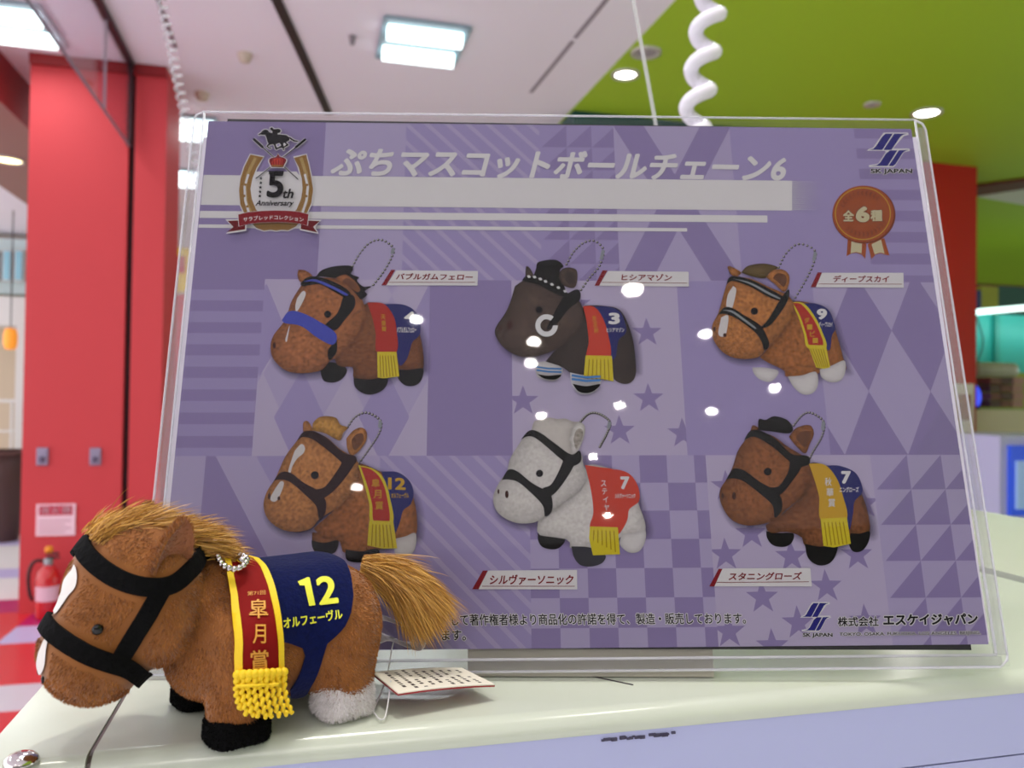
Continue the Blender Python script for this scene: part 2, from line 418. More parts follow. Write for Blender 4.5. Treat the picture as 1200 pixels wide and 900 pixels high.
def quad_text(mb, body, x0, x1, z0, z1, y, mi, bold=.02):
    V, T = text_mesh(body, bold); mb.add([(x0 + (x1 - x0) * v[0], y, z0 + (z1 - z0) * v[1]) for v in V], T, mi)
a0, z1 = pillar_pt(43, 591); a1, z0 = pillar_pt(88, 627)
e = empty('extinguisher_sign', W((a0 + a1) / 2, 5.085, (z0 + z1) / 2), ANG); tag(e, 'pink and white fire extinguisher sign on the red pillar above the extinguisher', 'sign')
hw, hh = (a1 - a0) / 2, (z1 - z0) / 2
m = MB(); m.box(-hw, hw, -.006, .004, -hh, hh, 0); m.box(-hw * .86, hw * .86, -.0075, -.006, hh * .3, hh * .9, 1)
for k, ch in enumerate('消火器'): quad_text(m, ch, -hw * .8 + k * hw * .56, -hw * .8 + k * hw * .56 + hw * .46, hh * .38, hh * .84, -.0082, 0)
for k in range(4): m.box(-hw * .85, hw * (.8 - .3 * (k % 2)), -.0068, -.006, -hh * (.02 + .24 * k) - .006, -hh * (.02 + .24 * k), 2)
m.build('sign_board', [material('sign white', C(246, 214, 226), .5), material('sign red', C(196, 40, 70), .5), material('sign lines', C(190, 140, 160), .5)], e)
ae, zb = pillar_pt(63, 712)
e = empty('fire_extinguisher', W(ae, 4.97, 0.002), ANG); tag(e, 'red fire extinguisher standing on the floor against the left red pillar', 'fire extinguisher')
M_ext = material('extinguisher red', C(206, 24, 34), .25, coat=.5)
MB().lathe([(.0001, 0), (.055, 0), (.06, .012), (.06, .22), (.05, .255), (.028, .28), (.022, .295), (.0001, .295)]).build('cylinder', M_ext, e, smooth=True)
MB().lathe([(.0605, .1), (.0605, .18)]).build('paper_label', material('ext label', C(232, 190, 205), .5), e, smooth=True)
m = MB(); m.lathe([(.024, .29), (.026, .32), (.018, .33), (.0001, .33)]); m.build('valve', M_steel, e, smooth=True)
m = MB(); m.box(-.012, .055, -.01, .01, .325, .336, 0, .003); m.box(-.012, .05, -.01, .01, .345, .357, 0, .003); m.build('handle', material('ext handle', C(30, 26, 30), .4), e)
MB().lathe([(.0001, .357), (.018, .357), (.022, .372), (.016, .39), (.0001, .393)]).build('safety_cap', material('ext yellow', C(236, 150, 20), .4), e, smooth=True)
MB().tube(spline([(-.02, 0, .315), (-.07, -.01, .31), (-.095, -.01, .24), (-.09, -.005, .14), (-.075, 0, .1)], 20), .009, 8).build('hose', material('hose', C(20, 18, 20), .5), e, smooth=True)

# atrium seen at the far left: windows, railing, lamps
M_win = material('window pane', C(150, 205, 222), .15)
def far(u, v, b):
    d = ray(u, v); n = np.array([-sa, ca, 0]); q = CAM + d * (b / (d @ n)); return ab(q)[0], q[2]
def far_box(name, mat, label, cat, u0, v0, u1, v1, b, depth=.06, kind=None, bev=0, group=None):
    A0_, Z1 = far(u0, v0, b); A1_, Z0 = far(u1, v1, b)
    return thing_box(name, mat, label, cat, A0_, A1_, b, b + depth, Z0, Z1, bev=bev, kind=kind, group=group)
far_box('wall_atrium', M_pale, 'pale upper gallery wall seen at far left', 'wall', -60, 276, 34, 345, 10.9, .3, kind='structure')
for k, (u0, u1) in enumerate(((-14, -1), (3, 13), (17, 27))):
    e = far_box('window_%d' % (k + 1), M_white, 'gallery window in the pale wall at far left', 'window', u0, 292, u1, 330, 10.84, .05, kind='structure')
    A0_, Z1 = far(u0 + 1.5, 294, 10.83); A1_, Z0 = far(u1 - 1.5, 328, 10.83)
    rbox(MB(), A0_, A1_, 10.82, 10.84, Z0, Z1).build('pane', M_win, e)
far_box('wall_gallery_fascia', M_white, 'white gallery fascia at far left', 'wall', -60, 345, 32, 382, 10.6, .5, kind='structure')
e = empty('lantern', W(*far(12, 410, 9.5)[:1], 9.5, far(12, 410, 9.5)[1]), ANG); tag(e, 'small orange hanging lantern at far left', 'lantern')
MB().lathe([(.0001, 0), (.05, .01), (.065, .07), (.065, .16), (.05, .22), (.0001, .23)]).build('shade', material('lantern', C(238, 150, 50), .5, emit=.6), e, smooth=True)
MB().tube([(0, 0, .23), (0, 0, CEIL - far(12, 410, 9.5)[1] - .02)], .006).build('cord', M_frame, e)
e = far_box('gallery_post', M_white, 'white post behind the railing at far left', 'post', 20, 350, 27, 600, 9.9, .08)
rl = empty('railing', W(far(5, 520, 9.2)[0], 9.2, 0), ANG); tag(rl, 'pale metal railing with thin posts at far left', 'railing')
zt = far(5, 468, 9.2)[1]
MB().box(-1.2, .32, -.02, .02, zt - .03, zt).build('top_rail', M_white, rl)
MB().box(-1.2, .32, -.015, .015, zt - .33, zt - .31).build('mid_rail', M_white, rl)
for k in range(8): MB().box(-1.15 + k * .2, -1.13 + k * .2, -.01, .01, 0, zt - .03).build('post', M_white, rl)
far_box('shop_counter', material('counter beige', C(190, 170, 150), .6), 'beige counter below the railing at far left', 'counter', -50, 560, 18, 660, 9.6, .25)
far_box('green_display', material('green light', C(60, 230, 110), .5, emit=.8), 'small glowing green display at far left edge of the pillar', 'display', 12, 556, 21, 596, 9.5, .09, bev=.02)
e = empty('dark_bin', W(far(2, 640, 7.6)[0], 7.6, 0), ANG); tag(e, 'dark brown slanted bin at the far left edge', 'bin')
zt = far(2, 530, 7.6)[1]
MB().lathe([(.12, .0), (.2, zt * .6), (.25, zt), (.22, zt), (.15, zt * .5), (.0001, .03)], seg=20).build('body', material('bin', C(74, 48, 46), .5), e, smooth=True)
MB().lathe([(.245, zt - .01), (.262, zt), (.245, zt + .015)], seg=20).build('rim', material('bin rim', C(100, 66, 60), .5), e, smooth=True)
p = onz(9, 187, 2.868); e = empty('downlight', (p[0], p[1], 2.869)); tag(e, 'warm lit downlight under the brown soffit at far left', 'ceiling light')
MB().lathe([(.11, 0), (.105, -.012), (.09, -.012), (.088, 0)]).build('trim_ring', M_ring, e, smooth=True)
MB().lathe([(.0001, -.004), (.088, -.003)]).build('lamp', material('warm lamp', C(255, 236, 170), emit=5), e)
# between pillar and case
e = far_box('shop_sign', material('sign yellow', C(240, 206, 60), .5), 'yellow and red shop sign glimpsed between the pillar and the case', 'sign', 205, 290, 300, 345, 9.0, .06)
A0_, Z1 = far(205, 300, 8.99); A1_, Z0 = far(216, 320, 8.99); rbox(MB(), A0_, A1_, 8.98, 9.0, Z0, Z1).build('red_patch', M_red, e)
far_box('red_partition', M_red, 'low red partition below the yellow shop sign', 'partition', 200, 345, 320, 640, 9.05, .1)

# ------------------------------------------------------------------ right background
e = far_box('arcade_cabinet', material('teal panel', C(38, 165, 158), .5), 'teal lit display cabinet beyond the right pillar', 'game cabinet', 1120, 366, 1330, 440, 7.4, .05)
A0_, Z1 = far(1120, 372, 7.0); A1_, Z0 = far(1330, 360, 7.0)
m = MB(); q0, q1 = far(1142, 366, 7.3), far(1300, 352, 7.3)
n0 = len(m.v); rbox(m, q0[0], q1[0], 7.24, 7.3, q0[1] - .03, q0[1] + .03)
for i in range(n0, len(m.v)):
    aa, bb = ab(m.v[i][:2]); m.v[i] = (*m.v[i][:2], m.v[i][2] + (q1[1] - q0[1]) * (aa - q0[0]) / (q1[0] - q0[0]))
m.build('light_strip', material('light strip', C(225, 255, 250), emit=2.2), e)
A_, Z_ = far(1170, 400, 7.35); rbox(MB(), A_ - .03, A_ + .03, 7.36, 7.41, Z_ - .35, Z_ + .3).build('upright', material('teal dark', C(34, 140, 130), .5), e)
MB().tube(spline([(*W(far(1145, 372, 7.3)[0], 7.3, 0)[:2], far(1145, 372, 7.3)[1]), (*W(far(1152, 400, 7.3)[0], 7.3, 0)[:2], far(1152, 400, 7.3)[1]), (*W(far(1146, 424, 7.3)[0], 7.3, 0)[:2], far(1146, 424, 7.3)[1])], 20), .012, 6).build('cable', material('cable teal', C(30, 110, 105), .5), e, smooth=True)
L = bpy.data.lights.new('strip_light', 'AREA'); L.shape = 'RECTANGLE'; L.size = 1.6; L.size_y = .05; L.energy = 3; L.color = (.75, 1, .96)
lo = bpy.data.objects.new('strip_light', L); COL.objects.link(lo); lo.parent = e; lo.location = W(far(1200, 372, 7.1)[0], 7.1, far(1200, 372, 7.1)[1] - .08); lo.rotation_euler = (math.radians(55), 0, ANG)
far_box('wall_block_navy', material('navy block', C(20, 40, 110), .6), 'dark blue block above the teal cabinet', 'panel', 1138, 340, 1150, 372, 8.4, .1, kind='structure')
far_box('wall_block_yellow', material('olive yellow', C(156, 150, 30), .6), 'olive yellow block above the teal cabinet', 'panel', 1150, 335, 1170, 375, 8.4, .1, kind='structure')
far_box('wall_block_teal', M_dteal, 'dark teal block above the light strip', 'panel', 1170, 335, 1330, 375, 8.4, .1, kind='structure')
far_box('clutter_bag', material('silver film', C(190, 190, 185), .3, noise=.3, nscale=9), 'crumpled pale film on top of the snack boxes', 'bag', 1145, 424, 1196, 442, 5.9, .3, bev=.04)
# stacked dark snack boxes on a white cabinet
far_box('game_cabinet', material('cabinet cream', C(222, 208, 190), .5), 'cream game cabinet below the stacked boxes at right', 'game cabinet', 1136, 480, 1330, 760, 5.6, .7)
M_snack = [material('snack brown', C(112, 62, 50), .4), material('snack dark', C(76, 42, 38), .4), material('snack pink', C(176, 128, 124), .4)]
kk = 0
for r in range(4):
    for c in range(3):
        u0 = 1161 + c * 13.5; v0 = 442 + r * 9
        A0_, Z1 = far(u0, v0, 5.62); A1_, Z0 = far(u0 + 12.6, v0 + 8.6, 5.62)
        o = rbox(MB(), A0_, A1_, 5.62 + .01 * (r % 2), 5.9, Z0, Z1, 0, .004).build('snack_box', M_snack[2 if c == 2 else (r + c) % 2])
        tag(o, '%s snack box on the cream cabinet, %s, %s' % (('brown', 'brown', 'pinkish')[c], ('left column', 'middle column', 'right column')[c], ('top row', 'second row down', 'third row down', 'bottom row')[r]), 'box', 'snack boxes stacked on the cream cabinet')
e = empty('blue_lamp', W(far(1151, 478, 5.6)[0], 5.68, far(1151, 480, 5.6)[1]), ANG); tag(e, 'glowing blue oval lamp left of the snack boxes', 'lamp')
m = MB(); m.ell((0, 0, .105), (.052, .05, .1)); m.build('globe', material('blue glow', C(64, 84, 250), .3, emit=.9), e, smooth=True)
MB().lathe([(.0001, 0), (.045, 0), (.05, .02), (.03, .03)]).build('base', M_frame, e, smooth=True)
far_box('red_post', material('post red', C(190, 60, 60), .5), 'red post at the left side of the cream cabinet', 'post', 1122, 450, 1131, 760, 6.4, .08)
far_box('white_poster', material('poster white', C(232, 222, 214), .5), 'white poster beside the right edge of the card case', 'poster', 1098, 449, 1141, 560, 5.3, .02)
A0_, Z1 = far(1124, 462, 5.29); A1_, Z0 = far(1137, 492, 5.29); rbox(MB(), A0_, A1_, 5.285, 5.3, Z0, Z1).build('picture', material('poster picture', C(150, 80, 60), .5, noise=.5, nscale=20), bpy.data.objects['white_poster'])
e = far_box('prize_machine', material('machine lavender', C(205, 200, 246), .35), 'lavender framed prize machine with a blue screen at the right edge', 'game machine', 1172, 511, 1330, 780, 4.2, .6)
A0_, Z1 = far(1182, 522, 4.19); A1_, Z0 = far(1330, 600, 4.19)
sc_ = rbox(MB(), A0_, A1_, 4.17, 4.2, Z0, Z1).build('screen', material('screen blue', C(50, 84, 214), .2, emit=.35), e)
A0_, Z1 = far(1191, 540, 4.16); A1_, Z0 = far(1215, 596, 4.16)
rbox(MB(), A0_, A1_, 4.15, 4.17, Z0, Z1).build('picture', material('screen pale', C(160, 190, 240), .2, emit=.2), sc_)

# ------------------------------------------------------------------ counter: tops of two white machines
FB = .2085 * K * 1.075                                                # front edge, on the arcade's grid
M_top = material('counter white', C(196, 203, 188), .2, spec=.5, noise=.025, nscale=30)
M_lav = material('lavender panel', C(178, 183, 222), .3)
M_seam = material('seam', C(42, 38, 36), .5)
ct = empty('machine_cabinet', W(-.05 * K, FB, CZ), ANG); tag(ct, 'white topped lavender cabinet carrying the horse and the card case', 'cabinet')
aL, a1, a2, a3 = -.0768 * K, -.0512 * K, -.0500 * K, .359 * K
ox = -.05 * K
def slab(x0, x1, y0, y1, z0, z1, r):
    """top panel, rounded front edge"""
    prof = [(y1, z0), (y1, z1)] + [(y0 + r - r * math.sin(t), z1 - r + r * math.cos(t)) for t in np.linspace(0, math.pi / 2, 9)] + [(y0, z0)]
    n = len(prof); vs = [(x, *p) for x in (x0, x1) for p in prof]
    return vs, [tuple(range(n))[::-1], tuple(range(n, 2 * n))] + [(i, (i + 1) % n, n + (i + 1) % n, n + i) for i in range(n)]
m = MB(); m.add(*slab(a2 - ox, a3 - ox, 0, .62, -.0068, 0, .006)); m.build('top_panel', M_top, ct, ang=50)
m = MB(); m.add(*slab(aL - ox, a1 - ox, 0, .62, -.0068, 0, .004)); m.build('side_strip', M_top, ct, ang=50)
m = MB(); m.add(*slab(a1 - ox, a2 - ox, .0006, .62, -.0068, -.0005, .006)); m.build('seam_trim', material('seam metal', C(110, 104, 100), .35, metal=.7), ct)
m = MB(); m.box(aL - ox, a3 - ox, .0004, .62, -.0290, -.0068); m.build('front_panel', M_lav, ct)
m = MB(); m.box(aL - ox, a3 - ox, .0016, .62, -.0296, -.0290); m.build('panel_seam', M_seam, ct)
m = MB(); m.box(aL - ox, a3 - ox, .0004, .62, -CZ + .001, -.0296); m.build('cabinet_body', M_lav, ct)
# black scuff on the front edge and a thin dark line on the top
m = MB()
for k in range(26):
    u = 706 + k * 3.3; v = 867.5 - k * .36 + random.uniform(-1.2, 1.2)
    d = ray(u, v); n = np.array([-sa, ca, 0]); q = CAM + d * ((FB + .0005) / (d @ n)); a_, b_ = ab(q)
    z_ = q[2] - CZ
    if z_ > -.006: yy = .006 - math.sqrt(max(0, .006 ** 2 - (z_ + .006) ** 2)) - .0001
    else: yy = -.0001
    s = random.uniform(.0004, .0011)
    if random.random() < .8: m.box(a_ - ox - s, a_ - ox + s, yy - .0001, yy + .0008, z_ - s * .5, z_ + s * .5)
m.build('scuff_mark', material('scuff', C(66, 62, 84), .6), ct)
m = MB(); P = [onz(u, v, CZ) for u, v in ((640, 784), (690, 792), (742, 803))]
Q = [(ab(p)[0] - ox, ab(p)[1] - FB) for p in P]
m.tube([(x, y, .00005) for x, y in Q], .00035, 5); m.build('dark_line', M_seam, ct)
# screw
p = onz(25, 893, CZ); sc2 = empty('screw', (p[0], p[1], CZ)); tag(sc2, 'domed chrome screw head on the counter below the horse head', 'screw')
MB().lathe([(.0044, 0), (.0044, .0004), (.0040, .0013), (.003, .0021), (.0016, .0026), (.00001, .0027)], seg=32).build('head', material('chrome', C(215, 210, 208), .08, metal=1.0), sc2, smooth=True)
# the next machine
nb = empty('neighbouring_cabinet', W(.372 * K, FB, CZ), ANG); tag(nb, 'pale cabinet top to the right, behind the card case', 'cabinet')
m = MB(); m.add(*slab(0, .19 * K, 0, .7, -.02, 0, .0075)); m.build('top_panel', material('counter cream', C(200, 205, 188), .2, noise=.02, nscale=20), nb, ang=50)
m = MB(); m.box(0, .19 * K, .003, .7, -CZ + .001, -.02); m.build('cabinet_body', M_lav, nb)

# ------------------------------------------------------------------ hanging things
M_cord = material('white plastic coil', C(226, 222, 232), .25)
dirv = (at(815, 140, .82) - at(833, 0, .82)); dirv /= np.linalg.norm(dirv)
base = at(824, 70, .82); t_top = (CEIL - .03 - base[2]) / dirv[2]; t_bot = (CZ + .02 - base[2]) / dirv[2]
pitch = .0392; Lc = abs(t_top - t_bot); pts = []
ux = np.array([1.0, 0, 0]) - dirv * dirv[0]; ux /= np.linalg.norm(ux); uy = np.cross(dirv, ux)
nt_ = int(Lc / pitch * 22)
for i in range(nt_ + 1):
    s = i / nt_ * Lc; ph = 2 * math.pi * s / pitch
    pts.append(base + dirv * (t_top + s) + (ux * math.cos(ph + .6) + uy * math.sin(ph + .6)) * .0108)
cz_ = MB(); cz_.tube(pts, .0076, 10)
co = empty('coil_cord', tuple(base + dirv * t_top)); tag(co, 'thick white spiral cord hanging from the ceiling behind the card case', 'coil cord')
cz_.v = [tuple(np.array(v) - (base + dirv * t_top)) for v in cz_.v]; cz_.build('coil', M_cord, co, smooth=True)
MB().lathe([(.0001, .03), (.02, .03), (.02, .0), (.008, -.02), (.0001, -.02)]).build('ceiling_hook', M_white, co, smooth=True)
# thin clear strip
M_strip = clear_mat('clear strip', (.85, .88, .85), haze=.45)
q0, q1 = at(741, -6, .62), at(768.5, 146, .62); dv = (q1 - q0) / np.linalg.norm(q1 - q0)
t0_ = q0 + dv * ((CEIL - .01 - q0[2]) / dv[2]); t1_ = q0 + dv * ((CZ + .02 - q0[2]) / dv[2])
hs = empty('hanging_strip', tuple(t0_)); tag(hs, 'narrow clear plastic strip hanging left of the white spiral cord', 'strip')
wv = np.array([.0014, 0, 0]); th = np.array([0, .0003, 0]); P = []
for q in (np.zeros(3), t1_ - t0_): P += [q - wv - th, q + wv - th, q + wv + th, q - wv + th]
MB().hexa([tuple(p) for p in P]).build('strip_band', M_strip, hs)
MB().box(-.006, .006, -.003, .003, -.01, .009).build('ceiling_clip', M_white, hs)
# clear coil at left
base2 = at(208, 92, 2.2); dir2 = at(216, 132, 2.2) - at(199, 48, 2.2); dir2 /= np.linalg.norm(dir2)
tt0 = (CEIL - .03 - base2[2]) / dir2[2]; tt1 = (.4 - base2[2]) / dir2[2]; pts = []; Lc = abs(tt1 - tt0); nt_ = int(Lc / .024 * 12)
ux = np.array([1.0, 0, 0]) - dir2 * dir2[0]; ux /= np.linalg.norm(ux); uy = np.cross(dir2, ux)
for i in range(nt_ + 1):
    s = i / nt_ * Lc; ph = 2 * math.pi * s / .024
    pts.append((ux * math.cos(ph) + uy * math.sin(ph)) * .011 + dir2 * s)
c2 = empty('coil_cord', tuple(base2 + dir2 * tt0)); tag(c2, 'thin translucent spiral cord hanging beside the left red pillar', 'coil cord')
MB().tube(pts, .0035, 6).build('coil', clear_mat('clear coil', (.95, .93, .95), haze=.35), c2, smooth=True)
MB().lathe([(.0001, .03), (.02, .03), (.02, .0), (.008, -.02), (.0001, -.02)]).build('ceiling_hook', M_white, c2, smooth=True)

# ------------------------------------------------------------------ card case, sheets, stand
SC.cycles.transparent_max_bounces = 32; SC.cycles.sample_clamp_indirect = 4.0
MS = Matrix(((EX[0], EY[0], EN[0], S0[0]), (EX[1], EY[1], EN[1], S0[1]), (EX[2], EY[2], EN[2], S0[2]), (0, 0, 0, 1)))
xl, xr = S(181, 576)[0], S(1112, 330)[0]; yt = S(640, 137)[1]; yb = CASE_B
M_clear = clear_mat('clear plastic plate', (.975, .975, .98), ior=1.25)
M_rim = clear_mat('clear plastic rim', (.94, .94, .95), haze=.09, rough=.15)
M_edge = clear_mat('polished plastic edge', (.95, .95, .97), haze=.42, rough=.1, hazecol=(.9, .9, .95))
case = empty('card_case'); case.matrix_world = MS
tag(case, 'clear hard plastic card case leaning back and holding the printed purple sheet', 'card case')
MB().box(xl + .0006, xr - .0006, yb + .0006, yt, .0014, .0020).build('front_plate', M_clear, case)
MB().box(xl + .0006, xr - .0006, yb + .0006, yt, -.0024, -.0018).build('back_plate', M_clear, case)
RW = .0044
m = MB(); m.box(xl + .0009, xl + RW - .0005, yb + RW, yt - .004, -.0018, .0014)
m.build('side_rim', M_rim, case)
m = MB(); m.box(xr - RW + .0005, xr - .0009, yb + RW, yt - .004, -.0018, .0014)
m.build('side_rim', M_rim, case)
m = MB(); m.box(xl + .003, xr - .003, yb + .0004, yb + RW - .0005, -.0018, .0014); m.build('bottom_rim', M_rim, case)
m = MB(); ew = .0005
def edge(pts): m.tube([(x, y, .0009) for x, y in pts], ew, 6)
edge([(xl + .0004, yb + .004), (xl + .0004, yt - .004), (xl + .0012, yt - .0015), (xl + .0040, yt - .0002)])
edge([(xl + RW, yb + RW), (xl + RW, yt - .0004)])
edge([(xr - .0004, yb + .004), (xr - .0004, yt - .005), (xr - .0014, yt - .002), (xr - RW, yt - .0002)])
edge([(xr - RW, yb + RW), (xr - RW, yt - .0004)])
edge([(xl + .004, yb + .0003), (xr - .0035, yb + .0003), (xr - .0008, yb + .0025), (xr - .0003, yb + .005)])
edge([(xl + RW, yb + RW), (xr - RW, yb + RW)])
edge([(xl + .004, yt), (xr - RW, yt)])
m.build('polished_edge', M_edge, case, smooth=True)

st = empty('card_stand'); st.matrix_world = MS; tag(st, 'grey plastic stand bar under and behind the middle of the card case', 'card stand')
xs0, xs1 = S(548, 770)[0], S(838, 770)[0]
def ground_y(x, z): return (CZ + .0004 - S0[2] - EX[2] * x - EN[2] * z) / EY[2]
def stand_prism(x0, x1, zf, zb, ytop, bev=0):
    P = []
    for zz, top in ((zf, 0), (zb, 0)):
        pass
    b0, b1 = ground_y(x0, zf), ground_y(x1, zf); c0, c1 = ground_y(x0, zb), ground_y(x1, zb)
    return [(x0, b0, zf), (x1, b1, zf), (x1, c1, zb), (x0, c0, zb), (x0, ytop, zf), (x1, ytop, zf), (x1, ytop, zb), (x0, ytop, zb)]
M_stand = material('stand grey', C(176, 172, 156), .4, noise=.03, nscale=200)
MB().hexa(stand_prism(xs0, xs1, -.0028, -.012, .0012)).build('base_bar', M_stand, st)
MB().box(xs0 + .01, xs1 - .01, .001, .12, -.006, -.0032, 0, .0005).build('back_rest', M_stand, st)
MB().hexa(stand_prism(xs0 + .02, xs1 - .02, -.012, -.07, -.010)).build('rear_foot', M_stand, st)

# sheets behind the printed one
def flat_sheet(name, pts, z, mat, label, cat, th=.00015):
    P = [S(u, v) for u, v in pts]
    m = MB(); vs = [(x, y, z) for x, y in P] + [(x, y, z + th) for x, y in P]; m.hexa(vs)
    o = m.build(name, mat); o.matrix_world = MS; return tag(o, label, cat)
flat_sheet('backing_card', [(196, 759), (1140, 762), (1062, 150), (266, 138)], -.0010, material('black card', C(26, 26, 30), .5), 'black backing card showing as thin strips above and below the purple sheet', 'card')
flat_sheet('spare_sheet', [(172, 759), (1160.5, 752), (1076, 160), (238, 160)], -.0006, material('paper white', C(226, 222, 232), .6), 'white spare paper peeking out at the sides behind the purple sheet', 'paper')

PZ = .0002; LZ = 2.2e-5
pm = {}
def INK(r, g, b):
    c = C(r, g, b); return (c[0] * .53, c[1] * .53, c[2] * .53, 1)   # all inks darkened evenly to stand in for dim light on the sheet
def pmat(name, r, g, b, noise=0, nscale=1500):
    if name not in pm: pm[name] = material('print ' + name, INK(r, g, b), .6, spec=.1, noise=noise, nscale=nscale)
    return name
def shaded(name, r, g, b, dark=.5, noise=.95, nscale=850):
    """ink of a photographed plush: its printed tone runs darker to the outline"""
    m = material('print ' + name, INK(r, g, b), .6, spec=.1, noise=noise, nscale=nscale); nt = m.node_tree; bs = nt.nodes['Principled BSDF']
    src = bs.inputs['Base Color'].links[0].from_socket
    at_ = nt.nodes.new('ShaderNodeAttribute'); at_.attribute_name = 'ink'
    mx = nt.nodes.new('ShaderNodeMix'); mx.data_type = 'RGBA'; mx.blend_type = 'MULTIPLY'; mx.inputs['Factor'].default_value = 1
    rp = nt.nodes.new('ShaderNodeMapRange'); rp.inputs['To Min'].default_value = dark
    nt.links.new(at_.outputs['Fac'], rp.inputs['Value']); nt.links.new(src, mx.inputs['A']); nt.links.new(rp.outputs['Result'], mx.inputs['B'])
    nt.links.new(mx.outputs['Result'], bs.inputs['Base Color']); pm[name] = m; return name
def shadow_ink():
    m = bpy.data.materials.new('print soft grey'); m.use_nodes = True; nt = m.node_tree; nt.nodes.clear()
    o = nt.nodes.new('ShaderNodeOutputMaterial'); t = nt.nodes.new('ShaderNodeBsdfTransparent'); d = nt.nodes.new('ShaderNodeBsdfDiffuse'); d.inputs[0].default_value = C(70, 62, 84)
    a = nt.nodes.new('ShaderNodeAttribute'); a.attribute_name = 'ink'; mu = nt.nodes.new('ShaderNodeMath'); mu.operation = 'MULTIPLY'; mu.inputs[1].default_value = .7
    mx = nt.nodes.new('ShaderNodeMixShader'); nt.links.new(a.outputs['Fac'], mu.inputs[0]); nt.links.new(mu.outputs[0], mx.inputs[0]); nt.links.new(t.outputs[0], mx.inputs[1]); nt.links.new(d.outputs[0], mx.inputs[2]); nt.links.new(mx.outputs[0], o.inputs[0]); pm['soft'] = m
shadow_ink()

